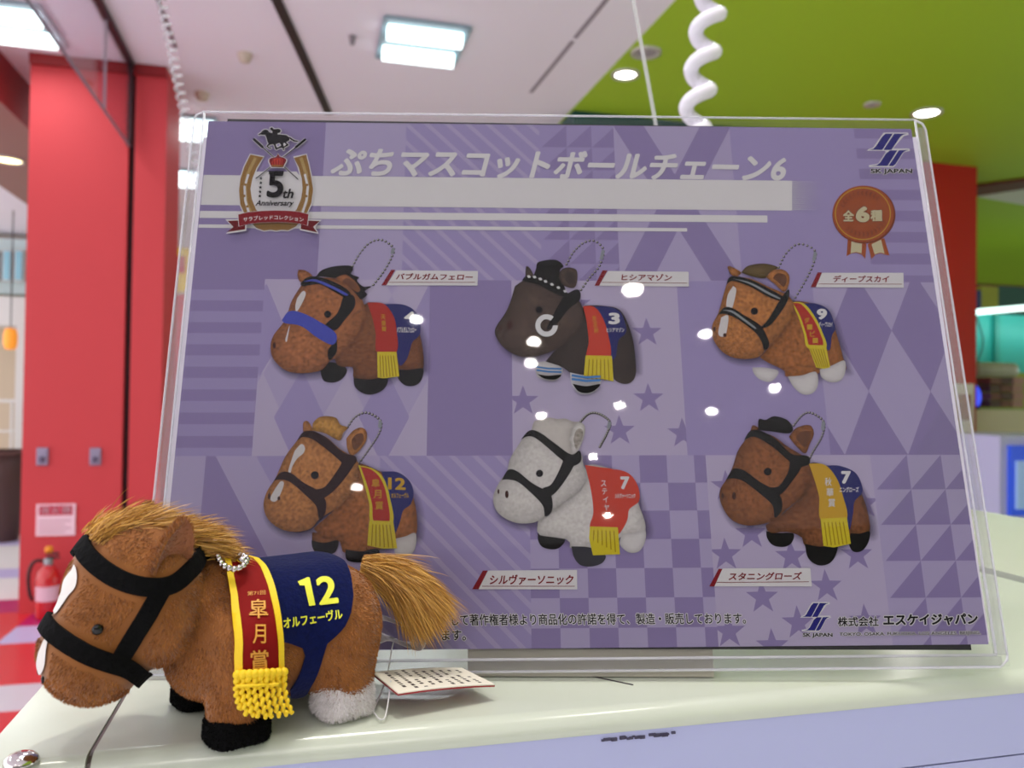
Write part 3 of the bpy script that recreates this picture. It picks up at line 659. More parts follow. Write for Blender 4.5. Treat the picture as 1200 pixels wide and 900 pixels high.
class Print:
    """flat ink on the sheet; points are taken in the sheet's own plane"""
    def __init__(s, f=None): s.v = []; s.t = []; s.m = []; s.ink = []; s.lay = 0; s.f = f or (lambda p: S(*p)); s.names = []
    def _add(s, V, T, mat, ink=None, dz=None):
        n = len(s.v); z = PZ + s.lay * LZ; s.v += [(float(p[0]), float(p[1]), z + (dz[i] * 2.4e-6 if dz is not None else 0)) for i, p in enumerate(V)]; s.t += [tuple(int(i) + n for i in t) for t in T]
        if mat not in s.names: s.names.append(mat)
        s.m += [s.names.index(mat)] * len(T); s.ink += list(ink) if ink is not None else [1.0] * len(V)
    def poly(s, pts, mat, new=True, raw=False):
        if new: s.lay += 1
        P = [p if raw else s.f(p) for p in pts]
        T = geometry.tessellate_polygon([[Vector((x, y, 0)) for x, y in P]])
        s._add(P, T, mat); return s
    def smooth(s, pts, mat, n=48, new=True):
        P = [s.f(p) for p in pts]; P = spline(P + [P[0]], n)[:-1]; return s.poly(list(map(tuple, P)), mat, new, True)
    def fur(s, pts, mat, rad=.0035, sp=.0014, n=60):
        s.lay += 1; P = [s.f(p) for p in pts]; P = spline(P + [P[0]], n)[:-1]
        V, T, d = cdt_patch(P, sp); s._add(V, T, mat, np.clip(d / rad, 0, 1) ** .6); return s
    def soft(s, pts, off=(.0012, -.0012), grow=.0022, rad=.0042):
        s.lay += 1; P = np.array([s.f(p) for p in pts]); P = spline(list(P) + [P[0]], 70)[:-1]
        c = P.mean(0); D = P - c; L = np.linalg.norm(D, axis=1, keepdims=True); P = P + D / L * grow + np.array(off)
        V, T, d = cdt_patch(P, .0016); s._add(V, T, 'soft', np.clip(d / rad, 0, 1)); return s
    def disc(s, c, rx, ry, mat, n=24, rot=0, new=True):
        return s.poly([(c[0] + rx * math.cos(t) * math.cos(rot) - ry * math.sin(t) * math.sin(rot), c[1] + rx * math.cos(t) * math.sin(rot) + ry * math.sin(t) * math.cos(rot)) for t in np.linspace(0, 2 * math.pi, n, endpoint=False)], mat, new)
    def ring(s, c, r0, r1, mat, a0=0, a1=2 * math.pi, n=30, sq=1.0):
        s.lay += 1; A = np.linspace(a0, a1, n)
        V = [s.f((c[0] + r * math.cos(t), c[1] + sq * r * math.sin(t))) for t in A for r in (r0, r1)]
        T = [t for i in range(n - 1) for t in ((2 * i, 2 * i + 1, 2 * i + 3), (2 * i, 2 * i + 3, 2 * i + 2))]; s._add(V, T, mat); return s
    def line(s, pts, wd, mat, new=True):
        if new: s.lay += 1
        P = [np.array(s.f(p)) for p in pts]; V = []
        for i, p in enumerate(P):
            t = P[min(i + 1, len(P) - 1)] - P[max(i - 1, 0)]; t /= np.linalg.norm(t) + 1e-12; nn = np.array([-t[1], t[0]]) * wd / 2; V += [p - nn, p + nn]
        T = [t for i in range(len(P) - 1) for t in ((2 * i, 2 * i + 1, 2 * i + 3), (2 * i, 2 * i + 3, 2 * i + 2))]; s._add(V, T, mat); return s
    def text(s, body, quad, mat, bold=.02, outline=None, ow=.05, shear=0.0, new=True):
        """quad: lower left, lower right, upper right, upper left"""
        q = [np.array(s.f(p)) for p in quad]
        W_ = np.linalg.norm(q[1] - q[0]); H_ = np.linalg.norm(q[3] - q[0])
        for bd, mt in (((bold + ow, outline),) if outline else ()) + ((bold, mat),):
            V, T = text_mesh(body, bd)
            g = 0
            if mt is outline and outline: g = ow * H_ * .85
            s.lay += 1; out = []
            for x, y in V:
                if g: x = x * (1 + 2 * g / W_) - g / W_; y = y * (1 + 2 * g / H_) - g / H_
                x2 = x + shear * (y - .5)
                out.append((1 - x2) * (1 - y) * q[0] + x2 * (1 - y) * q[1] + x2 * y * q[2] + (1 - x2) * y * q[3])
            s._add(out, T, mt, dz=text_copies(V, bd))
        return s
    def beads(s, pts, mats, n, r):
        P = spline([s.f(p) for p in pts], n); s.lay += 1
        for i, (x, y) in enumerate(P):
            A = np.linspace(0, 2 * math.pi, 8, endpoint=False); s._add([(x + r * math.cos(a), y + r * math.sin(a)) for a in A], [(0, k, k + 1) for k in range(1, 7)], mats[0])
        s.lay += 1
        for i, (x, y) in enumerate(P):
            A = np.linspace(0, 2 * math.pi, 6, endpoint=False); s._add([(x - r * .25 + .5 * r * math.cos(a), y + r * .3 + .5 * r * math.sin(a)) for a in A], [(0, k, k + 1) for k in range(1, 5)], mats[1])
        return s
    def build(s, name, parent):
        V = s.v; T = []
        for t in s.t:
            a, b, c = (V[i] for i in t)
            T.append(t if (b[0] - a[0]) * (c[1] - a[1]) - (b[1] - a[1]) * (c[0] - a[0]) > 0 else (t[0], t[2], t[1]))
        o = obj(name, V, T, [pm[k] for k in s.names], parent, s.m)
        at_ = o.data.attributes.new('ink', 'FLOAT', 'POINT'); at_.data.foreach_set('value', np.array(s.ink, dtype=np.float32)); return o

pmat('mid', 170, 157, 204); pmat('dark', 153, 138, 186); pmat('light', 186, 175, 212); pmat('pale', 197, 186, 216); pmat('white', 236, 234, 234)
pmat('ink', 12, 10, 14); pmat('wine', 140, 26, 36); pmat('maroon', 112, 24, 30); pmat('navy', 40, 44, 112); pmat('logo', 42, 40, 132)
pmat('strap', 14, 16, 12, .2); pmat('strapbrown', 44, 20, 22, .2); pmat('black', 10, 11, 10, .3); pmat('gold', 158, 118, 58); pmat('goldl', 190, 160, 100)
pmat('red', 186, 52, 40); pmat('orange', 214, 74, 52); pmat('yellow', 226, 208, 44, .2, 2500); pmat('ygold', 214, 170, 40); pmat('ygold2', 176, 150, 20); pmat('chain', 62, 60, 54); pmat('chainl', 216, 214, 204)
pmat('fluff', 72, 84, 190, .3); pmat('sockw', 220, 220, 222, .08); pmat('blueline', 80, 130, 190); pmat('bronze', 168, 84, 40, .15, 120); pmat('bronzed', 126, 56, 26); pmat('cream', 212, 204, 164)
pmat('redcloth', 214, 70, 48, .1); pmat('grey', 66, 66, 72, .2); pmat('inkbrown', 70, 40, 34, .2); pmat('chainline', 150, 156, 160)
shaded('bay', 176, 112, 68); shaded('darkbay', 92, 76, 66); shaded('darkbody', 64, 54, 48); shaded('tan', 190, 124, 66); shaded('tanbody', 170, 106, 54); shaded('brown', 150, 94, 54); shaded('baybody', 134, 84, 50)
shaded('chestnut', 198, 134, 76); shaded('whitefur', 226, 222, 216, .6, .3); shaded('creammane', 214, 208, 200, .7, .15); shaded('goldmane', 206, 152, 74, .5); shaded('blackmane', 16, 18, 13, .5, .4); shaded('brownmane', 112, 92, 52, .5, .4)
shaded('linen', 168, 160, 150, .7); shaded('hoofwhite', 226, 222, 220, .7, .08); shaded('earin', 112, 72, 48, .6)

# the sheet itself with its tiled pattern (sheet axes in metres)
sheet = Print(lambda p: (p[0] * .01, p[1] * .01))
SW, SH = 29.7, 21.0
V0 = [(0, 0), (SW, 0), (SW, SH), (0, SH)]
def rect(x0, x1, y0, y1, mat, new=False): sheet.poly([(x0, y0), (x1, y0), (x1, y1), (x0, y1)], mat, new)
R1, R2 = 13.98, 6.92
rect(0, SW, 0, SH, 'mid')
sheet.lay = 1
def clip_poly(P, x0, x1, y0, y1):
    for ax, lim, sg in ((0, x0, 1), (0, x1, -1), (1, y0, 1), (1, y1, -1)):
        out = []
        for i in range(len(P)):
            a, b = P[i - 1], P[i]; ia, ib = sg * (a[ax] - lim) >= 0, sg * (b[ax] - lim) >= 0
            if ia != ib:
                t = (lim - a[ax]) / (b[ax] - a[ax]); out.append((a[0] + (b[0] - a[0]) * t, a[1] + (b[1] - a[1]) * t))
            if ib: out.append(b)
        P = out
        if len(P) < 3: return None
    return P
def cpoly(P, box, mat):
    Q = clip_poly(P, *box)
    if Q: sheet.poly(Q, mat, False)
def star(cx, cy, r, box, mat='dark', rot=0):
    cpoly([(cx + (r if k % 2 == 0 else r * .4) * math.sin(k * math.pi / 5 + rot), cy + (r if k % 2 == 0 else r * .4) * math.cos(k * math.pi / 5 + rot)) for k in range(10)], box, mat)
def diag(box, mat, base, step, wd, sl=-1.0):
    rect(*box, base); sheet.lay += 1; x0, x1, y0, y1 = box; H = y1 - y0; c = x0 - H
    while c < x1 + H:
        # runs from the top left down to the right
        cpoly([(c, y1), (c + wd, y1), (c + wd + H, y0), (c + H, y0)], box, mat); c += step
    sheet.lay -= 1
def hstripes(box, mat, base, step, wd):
    rect(*box, base); sheet.lay += 1; y = box[3] - wd
    while y > box[2] - wd: cpoly([(box[0], y), (box[1], y), (box[1], y + wd), (box[0], y + wd)], box, mat); y -= step
    sheet.lay -= 1
def tris(box, step, mat, base):
    rect(*box, base); sheet.lay += 1; y = box[3]
    while y > box[2]:
        x = box[0] + .1
        while x < box[1]: cpoly([(x, y - step), (x + step, y - step), (x + step, y)], box, mat); x += step
        y -= step
    sheet.lay -= 1
def diamonds(box, mat, base, wx, wy, ox=0, oy=0):
    rect(*box, base); sheet.lay += 1; j = 0; y = box[2] - wy + oy
    while y < box[3] + wy:
        x = box[0] - wx + ox
        while x < box[1] + wx: cpoly([(x, y - wy / 2), (x + wx / 2, y), (x, y + wy / 2), (x - wx / 2, y)], box, mat); x += wx
        y += wy
    sheet.lay -= 1
def checks(box, s_, mat, base):
    rect(*box, base); sheet.lay += 1; j = 0; y = box[3]
    while y > box[2]:
        x = box[0] + (s_ if j % 2 else 0)
        while x < box[1]: cpoly([(x, y - s_), (x + s_, y - s_), (x + s_, y), (x, y)], box, mat); x += 2 * s_
        y -= s_; j += 1
    sheet.lay -= 1
rect(0, 4.86, R1, SH, 'dark'); rect(4.86, 8.2, R1, SH, 'light'); diag((8.2, 13.77, R1, SH), 'light', 'mid', .86, .25)
rect(8.2, 13.77, R1, R1, 'mid'); tris((13.77, 16.91, R1, SH), 1.05, 'dark', 'mid')
bx = (16.91, 21.86, R1, SH); rect(*bx, 'light'); sheet.lay += 1
cpoly([(16.91, 21), (18.2, 21), (21.9, 14), (20.6, 14)], bx, 'dark'); sheet.lay += 1; cpoly([(20.6, 21), (21.9, 21), (18.2, 14), (16.9, 14)], bx, 'dark'); sheet.lay -= 2
rect(21.86, 27.2, R1, SH, 'mid'); hstripes((27.2, SW, R1, SH), 'dark', 'mid', .96, .48)
hstripes((0, 2.83, R2, R1), 'dark', 'mid', .9, .45); diamonds((2.83, 9.33, R2, R1), 'pale', 'light', 3.2, 6.4, .2, 0)
sheet.lay += 2; bx = (2.83, 9.33, R2, R1)
for x, y in ((2.9, 10.2), (6.1, 10.2), (9.3, 10.2)): cpoly([(x, y + 3.6), (x + .9, y + 1.6), (x, y - .2), (x - .9, y + 1.6)], bx, 'mid')
for x, y in ((4.5, 8.4), (7.7, 8.4)): cpoly([(x, y + 1.9), (x + .95, y), (x, y - 1.9), (x - .95, y)], bx, 'mid')
sheet.lay -= 2
rect(9.33, 12.56, R2, R1, 'dark'); rect(12.56, 19.19, R2, R1, 'pale')
sheet.lay += 1
for px_, py_ in ((675, 357), (758, 390), (823, 393), (760, 467), (823, 430), (613, 470), (690, 300), (726, 505), (800, 508), (652, 330)):
    x, y = S(px_, py_); star(x * 100, y * 100, .62, (12.56, 19.19, R2, R1))
sheet.lay -= 1
rect(19.19, 24.68, R2, R1, 'mid'); diamonds((24.68, SW, R2, R1), 'light', 'dark', 2.45, 5.0, .55, 2.5)
bx = (0, 7.6, 0, R2); rect(*bx, 'light'); sheet.lay += 1
cpoly([(1.15, R2), (1.5, R2), (5.6, 0), (1.15, 0)], bx, 'dark'); cpoly([(3.0, R2), (6.6, R2), (4.8, 3.9)], bx, 'mid'); sheet.lay -= 1
diag((7.6, 13.18, 0, R2), 'light', 'mid', .86, .25); checks((13.18, 19.87, 0, R2), 1.04, 'dark', 'light')
rect(19.87, 26.2, 0, R2, 'pale'); sheet.lay += 1
for px_, py_ in ((850, 650), (927, 652), (1004, 650), (968, 687), (854, 740), (1014, 728), (935, 730), (893, 700), (851, 570), (905, 757), (880, 625), (1012, 590)):
    x, y = S(px_, py_); star(x * 100, y * 100, .62, (19.87, 26.2, 0, R2))
sheet.lay -= 1
tris((26.2, SW, 0, R2), 1.32, 'dark', 'light')
so = sheet.build('printed_sheet', None)
# give the sheet paper thickness
vs = [(0, 0, 0), (.297, 0, 0), (.297, .21, 0), (0, .21, 0), (0, 0, PZ), (.297, 0, PZ), (.297, .21, PZ), (0, .21, PZ)]
bmx = bmesh.new(); bmx.from_mesh(so.data); bv = [bmx.verts.new(v) for v in vs]
for f in [(0, 3, 2, 1), (0, 1, 5, 4), (1, 2, 6, 5), (2, 3, 7, 6), (3, 0, 4, 7)]: bmx.faces.new([bv[i] for i in f])
bmx.to_mesh(so.data); bmx.free(); so.matrix_world = MS
tag(so, 'purple patterned advertising sheet showing six horse keychains, inside the clear case', 'poster')
LBASE = 4

def pr(f=None):
    p = Print(f); p.lay = LBASE; return p
# title, banner and lines
t = pr()
x0 = .0003
def sheet_rect(pobj, ua, va, ub, vb, hpx, mat):
    """band from the sheet's left edge to pixel column ub"""
    a = S(ua, va); b = S(ub, vb); a2_ = S(ua, va + hpx); b2_ = S(ub, vb + hpx)
    pobj.poly([(x0, a[1]), b, b2_, (x0, a2_[1])], mat, raw=True)
sheet_rect(t, 242, 205.5, 928, 212.2, 35, 'white'); sheet_rect(t, 238, 247.6, 899, 253.0, 8.2, 'white'); sheet_rect(t, 236, 263.4, 805, 267.8, 4.0, 'white')
t.text('ぷちマスコットボールチェーン6', [(389, 207.5), (921, 214.5), (923, 181), (392, 173)], 'white', .036, shear=.012)
t.lay += 1
for i in range(22):
    for j in range(20):
        u, v = 928.5 + i * 1.62 + (j % 2) * .8, 213.3 + j * 1.72 + i * .014
        r = .00027 * (1 - i / 28); x, y = S(u, v); t._add([(x - r, y), (x, y - r), (x + r, y), (x, y + r)], [(0, 1, 2), (0, 2, 3)], 'white')
tag(t.build('title_lettering', so), 'white Japanese title lettering on a white band')

# anniversary emblem (traced at five times size)
e5 = pr(lambda p: S(240 + p[0] / 5, 130 + p[1] / 5)); e5.lay += 14
hs_ = [(270, 260), (235, 330), (212, 400), (203, 470), (210, 550), (245, 630), (305, 690), (350, 706), (390, 700), (420, 706), (450, 700), (490, 704), (535, 682), (592, 620), (626, 545), (637, 465), (625, 390), (612, 325), (596, 260), (524, 280), (552, 335), (570, 400), (575, 460), (566, 520), (540, 580), (500, 625), (420, 645), (340, 625), (302, 580), (278, 520), (270, 460), (282, 400), (305, 340), (346, 276)]
cxy = np.array([420, 480])
e5.poly([tuple(cxy + (np.array(p) - cxy) * (1.0 + 6 / np.linalg.norm(np.array(p) - cxy))) for p in hs_[:19]] + [(520, 272), (546, 338), (562, 400), (566, 460), (558, 516), (534, 572), (496, 616), (420, 636), (344, 616), (310, 572), (286, 516), (278, 460), (290, 400), (312, 342), (352, 270)], 'white')
e5.poly(hs_, 'gold')
e5.poly([(340, 625), (302, 580), (278, 520), (270, 460), (282, 400), (300, 360), (540, 360), (570, 400), (575, 460), (566, 520), (540, 580), (500, 625), (420, 645)], 'white')
e5.line([(300, 280), (255, 370), (238, 450), (245, 540), (280, 620)], .0013, 'goldl'); e5.line([(258, 376), (236, 450), (240, 530), (262, 604)], .0009, 'white')
e5.line([(565, 280), (595, 370), (606, 450), (598, 540), (560, 620)], .0013, 'goldl'); e5.line([(588, 376), (606, 450), (598, 530), (574, 604)], .0009, 'white')
for p in ((240, 437), (235, 503), (252, 565), (601, 439), (597, 505), (572, 566)): e5.disc(p, 8, 8, 'gold', 8)
for a_, b_, c_ in (((288, 170), (345, 222), (550, 408)), ((595, 172), (535, 222), (302, 404))):
    e5.line([a_, b_], .0016, 'white'); e5.line([a_, c_], .0008, 'white'); e5.line([b_, c_], .0004, 'ink'); e5.line([a_, b_], .0011, 'ink')
def J(L): return [(250 + x / 3, 75 + y / 3) for x, y in L]
jk = J([(200, 218), (250, 185), (285, 145), (320, 130), (370, 138), (400, 180), (448, 190), (455, 168), (440, 152), (410, 132), (412, 102), (440, 90), (465, 108), (472, 124), (500, 125), (540, 116), (580, 124), (602, 150), (585, 186), (545, 196), (540, 215), (620, 220), (700, 230), (745, 265), (780, 270), (800, 295), (850, 320), (908, 330), (890, 347), (830, 342), (780, 312), (752, 290), (746, 322), (704, 345), (694, 360), (738, 396), (722, 416), (665, 442), (652, 462), (660, 492), (640, 492), (630, 458), (600, 452), (540, 472), (525, 492), (503, 472), (480, 402), (460, 387), (402, 402), (374, 425), (388, 445), (437, 450), (426, 467), (388, 462), (346, 430), (362, 400), (384, 380), (360, 330), (345, 270), (320, 222), (290, 228), (240, 218), (215, 234)])
for dx, dy in ((6, 0), (-6, 0), (0, 6), (0, -6), (4, 4), (-4, 4), (4, -4), (-4, -4)): e5.poly([(x + dx * .8, y + dy * .8) for x, y in jk], 'white')
e5.poly(jk, 'ink')
e5.poly(J([(508, 392), (578, 366), (606, 412), (532, 452)]), 'white'); e5.poly(J([(640, 384), (664, 362), (694, 396), (652, 432)]), 'white')
e5.poly(J([(528, 398), (572, 382), (586, 408), (542, 430)]), 'mid')
cr_ = J([(440, 792), (420, 752), (394, 692), (400, 654), (440, 630), (500, 620), (530, 600), (552, 556), (576, 600), (602, 615), (660, 630), (696, 660), (690, 700), (656, 760), (642, 796)])
cc_ = np.mean(np.array(cr_), 0); e5.poly([tuple(cc_ + (np.array(p) - cc_) * 1.12) for p in cr_], 'white'); e5.poly(cr_, 'wine')
e5.poly(J([(450, 784), (440, 700), (470, 650), (530, 640), (570, 640), (630, 650), (650, 700), (634, 786)]), 'orange')
for k in (480, 520, 560, 600, 630): e5.line(J([(k, 780), (k + (k - 550) * .25, 660)]), .00045, 'wine')
e5.line(J([(442, 770), (640, 774)]), .0006, 'gold')
e5.poly([(130, 730), (168, 692), (128, 645), (250, 645), (250, 712)], 'white'); e5.poly([(688, 648), (650, 690), (672, 730), (562, 708), (562, 645)], 'white')
e5.poly([(138, 720), (174, 690), (140, 654), (243, 650), (243, 704)], 'maroon'); e5.poly([(678, 656), (640, 690), (664, 722), (568, 702), (568, 650)], 'maroon')
rb = [(203, 618), (260, 604), (340, 597), (420, 594), (500, 596), (560, 602), (612, 616), (606, 682), (560, 670), (500, 664), (420, 662), (340, 664), (270, 672), (208, 686)]
e5.poly([tuple(np.array([410, 640]) + (np.array(p) - np.array([410, 640])) * np.array([1.015, 1.04])) for p in rb], 'white'); e5.poly(rb, 'wine')
V, T = text_mesh('サラブレッドコレクション', .015); e5.lay += 1
e5._add([e5.f((232 + 352 * x, 648 - 27 * y + 14 * (2 * x - 1) ** 2)) for x, y in V], T, 'white', dz=text_copies(V, .015))
e5.text('5', [(366, 520), (462, 520), (474, 364), (378, 364)], 'ink', .03); e5.poly([(382, 364), (470, 364), (466, 384), (380, 384)], 'ink')
e5.text('th', [(458, 524), (522, 524), (532, 468), (466, 468)], 'ink', .03, shear=.08)
e5.text('Anniversary', [(302, 577), (520, 577), (530, 535), (310, 535)], 'ink', .028, shear=.03)
for p in ((336, 408), (335, 434), (333, 460), (331, 486), (329, 511)):
    e5.poly([(p[0] + (12 if k % 2 == 0 else 5) * math.sin(k * math.pi / 5), p[1] - (12 if k % 2 == 0 else 5) * math.cos(k * math.pi / 5)) for k in range(10)], 'ink', p[1] == 408)
tag(e5.build('anniversary_emblem', so), 'gold horseshoe emblem with galloping rider, crown and red ribbon')

# company marks
def logo(P, f):
    P.f = f
    w_ = [[(338, 212), (352, 202), (372, 196), (428, 116), (556, 116), (560, 128), (535, 134), (478, 200), (562, 200), (568, 212), (535, 220), (490, 290), (478, 300), (352, 298), (350, 288), (400, 280), (440, 218), (432, 212)]]
    for q in w_: P.poly(q, 'white')
    P.poly([(350, 207), (372, 203), (386, 190), (420, 138), (438, 122), (476, 122), (424, 203), (420, 208)], 'logo')
    P.poly([(428, 208), (432, 200), (484, 122), (552, 122), (530, 128), (516, 138), (474, 200), (468, 208)], 'logo', False)
    P.poly([(360, 292), (392, 288), (410, 274), (440, 226), (462, 210), (500, 210), (448, 292)], 'logo', False)
    P.poly([(454, 292), (508, 210), (560, 207), (540, 214), (528, 224), (490, 284), (476, 293)], 'logo', False)
    P.text('SK JAPAN', [(359, 338), (580, 338), (578, 307), (359, 307)], 'ink', .035, 'white', .07)
g = pr(); logo(g, lambda p: S(940 + p[0] / 4.5, 130 + p[1] / 4.5)); tag(g.build('company_mark', so), 'blue double stripe company mark at the top right corner')
g = pr(); logo(g, lambda p: S(920 + (78 + (p[0] - 345) * 147 / 217) / 4.2857, 690 + (70 + (p[1] - 120) * 140 / 173) / 4.2857))
g.f = lambda p: S(920 + p[0] / 4.2857, 690 + p[1] / 4.2857)
g.text('株式会社', [(262, 190), (468, 188), (466, 138), (262, 140)], 'ink', .02, 'white', .07)
g.text('エスケイジャパン', [(490, 188), (966, 180), (962, 122), (490, 128)], 'ink', .04, 'white', .08)
g.text('TOKYO. OSAKA. FUKUOKA. LOS ANGELES. BEIJING.', [(270, 241), (980, 233), (978, 212), (270, 220)], 'ink', .018, 'white', .1)
tag(g.build('company_mark', so), 'company name block with blue mark and city names, bottom right')
# licence sentence
g = pr()
g.text('して著作権者様より商品化の許諾を得て、製造・販売しております。', [(530, 733.2), (874, 731), (873, 718), (529, 719.6)], 'ink', .012, 'white', .07)
g.text('ます。', [(518, 750.5), (546, 750.5), (546, 738), (518, 738)], 'ink', .012, 'white', .07)
tag(g.build('licence_text', so), 'small black Japanese licence sentence along the bottom')
# medal
g = pr(lambda p: S(960 + p[0] / 9, 210 + p[1] / 9))
g.poly([(298, 630), (285, 815), (330, 790), (385, 778), (445, 800), (482, 845), (497, 690), (420, 640)], 'bronze'); g.poly([(505, 690), (548, 845), (590, 800), (640, 784), (690, 800), (738, 808), (682, 625), (600, 640)], 'bronze', False)
g.poly([(338, 640), (328, 786), (385, 770), (442, 786), (450, 660)], 'cream'); g.poly([(548, 690), (580, 796), (640, 776), (686, 790), (648, 640)], 'cream', False)
g.disc((467, 378), 333, 306, 'bronzed', 48); g.disc((460, 370), 322, 298, 'bronze', 48); g.ring((456, 368), 286, 294, 'ygold', sq=.94, n=60)
for k in range(11):
    for s0 in (0, 1):
        a = math.radians(200 + k * 11 if s0 == 0 else 20 + k * 11); c = (456 + 230 * math.cos(a), 368 + 216 * math.sin(a)); tx, ty = -math.sin(a), math.cos(a); nx, ny = math.cos(a), math.sin(a)
        for sg in (-1, 1): g.line([(c[0], c[1]), (c[0] + tx * 20 + sg * nx * 26, c[1] + ty * 20 + sg * ny * 26)], .0005, 'bronzed', k == 0 and sg < 0)
g.text('全', [(245, 450), (362, 450), (362, 332), (245, 332)], 'cream', .04, 'bronzed', .05); g.text('6', [(380, 460), (526, 460), (526, 292), (380, 292)], 'cream', .06, 'bronzed', .05); g.text('種', [(534, 450), (660, 450), (660, 330), (534, 330)], 'cream', .04, 'bronzed', .05)
tag(g.build('medal_seal', so), 'bronze medal print with cream lettering and ribbon tails')

# name strips
def zf(ox_, oy_, s_): return lambda p: S(ox_ + p[0] / s_, oy_ + p[1] / s_)
ZA, ZB, ZC, ZD, ZE, ZF = zf(300, 270, 4.2857), zf(560, 270, 4.2857), zf(820, 270, 4.2857), zf(300, 470, 4.2857), zf(550, 470, 4.2857), zf(820, 470, 3.914)
def name_strip(f, bar, white, body, tq, ln, lab):
    g = pr(f); g.lay += 6; g.poly(white, 'white'); g.poly(bar, 'wine'); g.line(ln, .00022, 'wine'); g.text(body, tq, 'wine', .028, shear=.01)
    tag(g.build('name_strip', so), lab)
name_strip(ZA, [(630, 278), (680, 200), (700, 200), (655, 278)], [(655, 278), (705, 203), (1115, 206), (1112, 279)], 'バブルガムフェロー', [(704, 249), (1088, 252), (1090, 220), (706, 217)], [(668, 263), (1102, 263)], 'name strip beside the bay horse with blue noseband')
name_strip(ZB, [(585, 280), (625, 203), (650, 203), (608, 280)], [(608, 280), (652, 206), (1057, 210), (1058, 284)], 'ヒシアマゾン', [(720, 254), (972, 256), (974, 222), (722, 220)], [(620, 263), (1048, 267)], 'name strip beside the dark brown horse')
name_strip(ZC, [(555, 287), (590, 213), (612, 213), (580, 287)], [(582, 287), (612, 215), (1020, 215), (1022, 290)], 'ディープスカイ', [(667, 263), (946, 264), (948, 229), (669, 228)], [(594, 271), (1012, 272)], 'name strip beside the tan horse with white legs')
name_strip(zf(400, 640, 6), [(920, 303), (995, 172), (1030, 172), (965, 303)], [(965, 303), (1032, 172), (1656, 168), (1658, 304)], 'シルヴァーソニック', [(1042, 272), (1628, 270), (1632, 200), (1046, 200)], [(990, 274 + 8), (1640, 282)], 'name strip below the white horse')
name_strip(ZF, [(42, 850), (85, 770), (102, 770), (66, 850)], [(66, 850), (104, 768), (505, 766), (512, 850)], 'スタニングローズ', [(131, 823), (463, 820), (466, 784), (134, 786)], [(76, 832), (498, 829)], 'name strip below the brown horse with yellow sash')

# six printed horses
CH = ['chain', 'chainl']
def horse(f, lab, head, hm, ear2, ear1, mane, mm, body, bm2, feet, straps, extra, sash, fringe, cloth, eye, chain, texts, nost=(), lining='earin'):
    g = pr(f)
    g.beads(chain, CH, 27, .00058)
    pts = [np.array(p) for p in chain]; k = int(len(pts) * .5); g.line([tuple(pts[k]), tuple(pts[k] + (pts[min(k + 1, len(pts) - 1)] - pts[k]) * .6)], .0013, 'chainline')
    g.soft(body); g.soft(head)
    for p, mt in feet[:1]: g.fur(p, mt, .002)
    g.fur(body, bm2, .004)
    for p, mt in feet[1:]: g.fur(p, mt, .002) if mt in ('hoofwhite',) else g.smooth(p, mt)
    for p, mt in cloth: g.smooth(p, mt, 60)
    for p, mt in sash: g.smooth(p, mt, 60)
    for q in fringe:
        g.poly(q, 'yellow')
        a, b, c, d = (np.array(x, float) for x in (q[0], q[1], q[2], q[-1]))
        for i in range(1, 7):
            t_ = i / 7; g.line([tuple(a + (b - a) * t_ + np.array([0, 18])), tuple(d + (c - d) * t_)], .00045, 'ygold2', i == 1)
    for tx in texts: g.text(*tx)
    if ear2: g.fur(ear2, hm, .002)
    g.fur(head, hm, .0075)
    g.fur(mane, mm, .003, n=90)
    if ear1:
        g.fur(ear1, hm, .0015); c = np.mean(np.array(ear1), 0); g.smooth([tuple(c + (np.array(p) - c) * .6 + np.array([6, 2])) for p in ear1], lining)
    for p, mt in extra: g.smooth(p, mt)
    for p, mt in straps: g.smooth(p, mt, 70)
    g.disc(eye[0], eye[1], eye[1], 'ink', 20)
    for c, rx, ry in nost: g.disc(c, rx, ry, 'inkbrown', 14)
    o = g.build('printed_horse', so); tag(o, lab); return g, o
def tq(x0, x1, y0, y1, sl=0): return [(x0, y1), (x1, y1 + sl), (x1, y0 + sl), (x0, y0)]
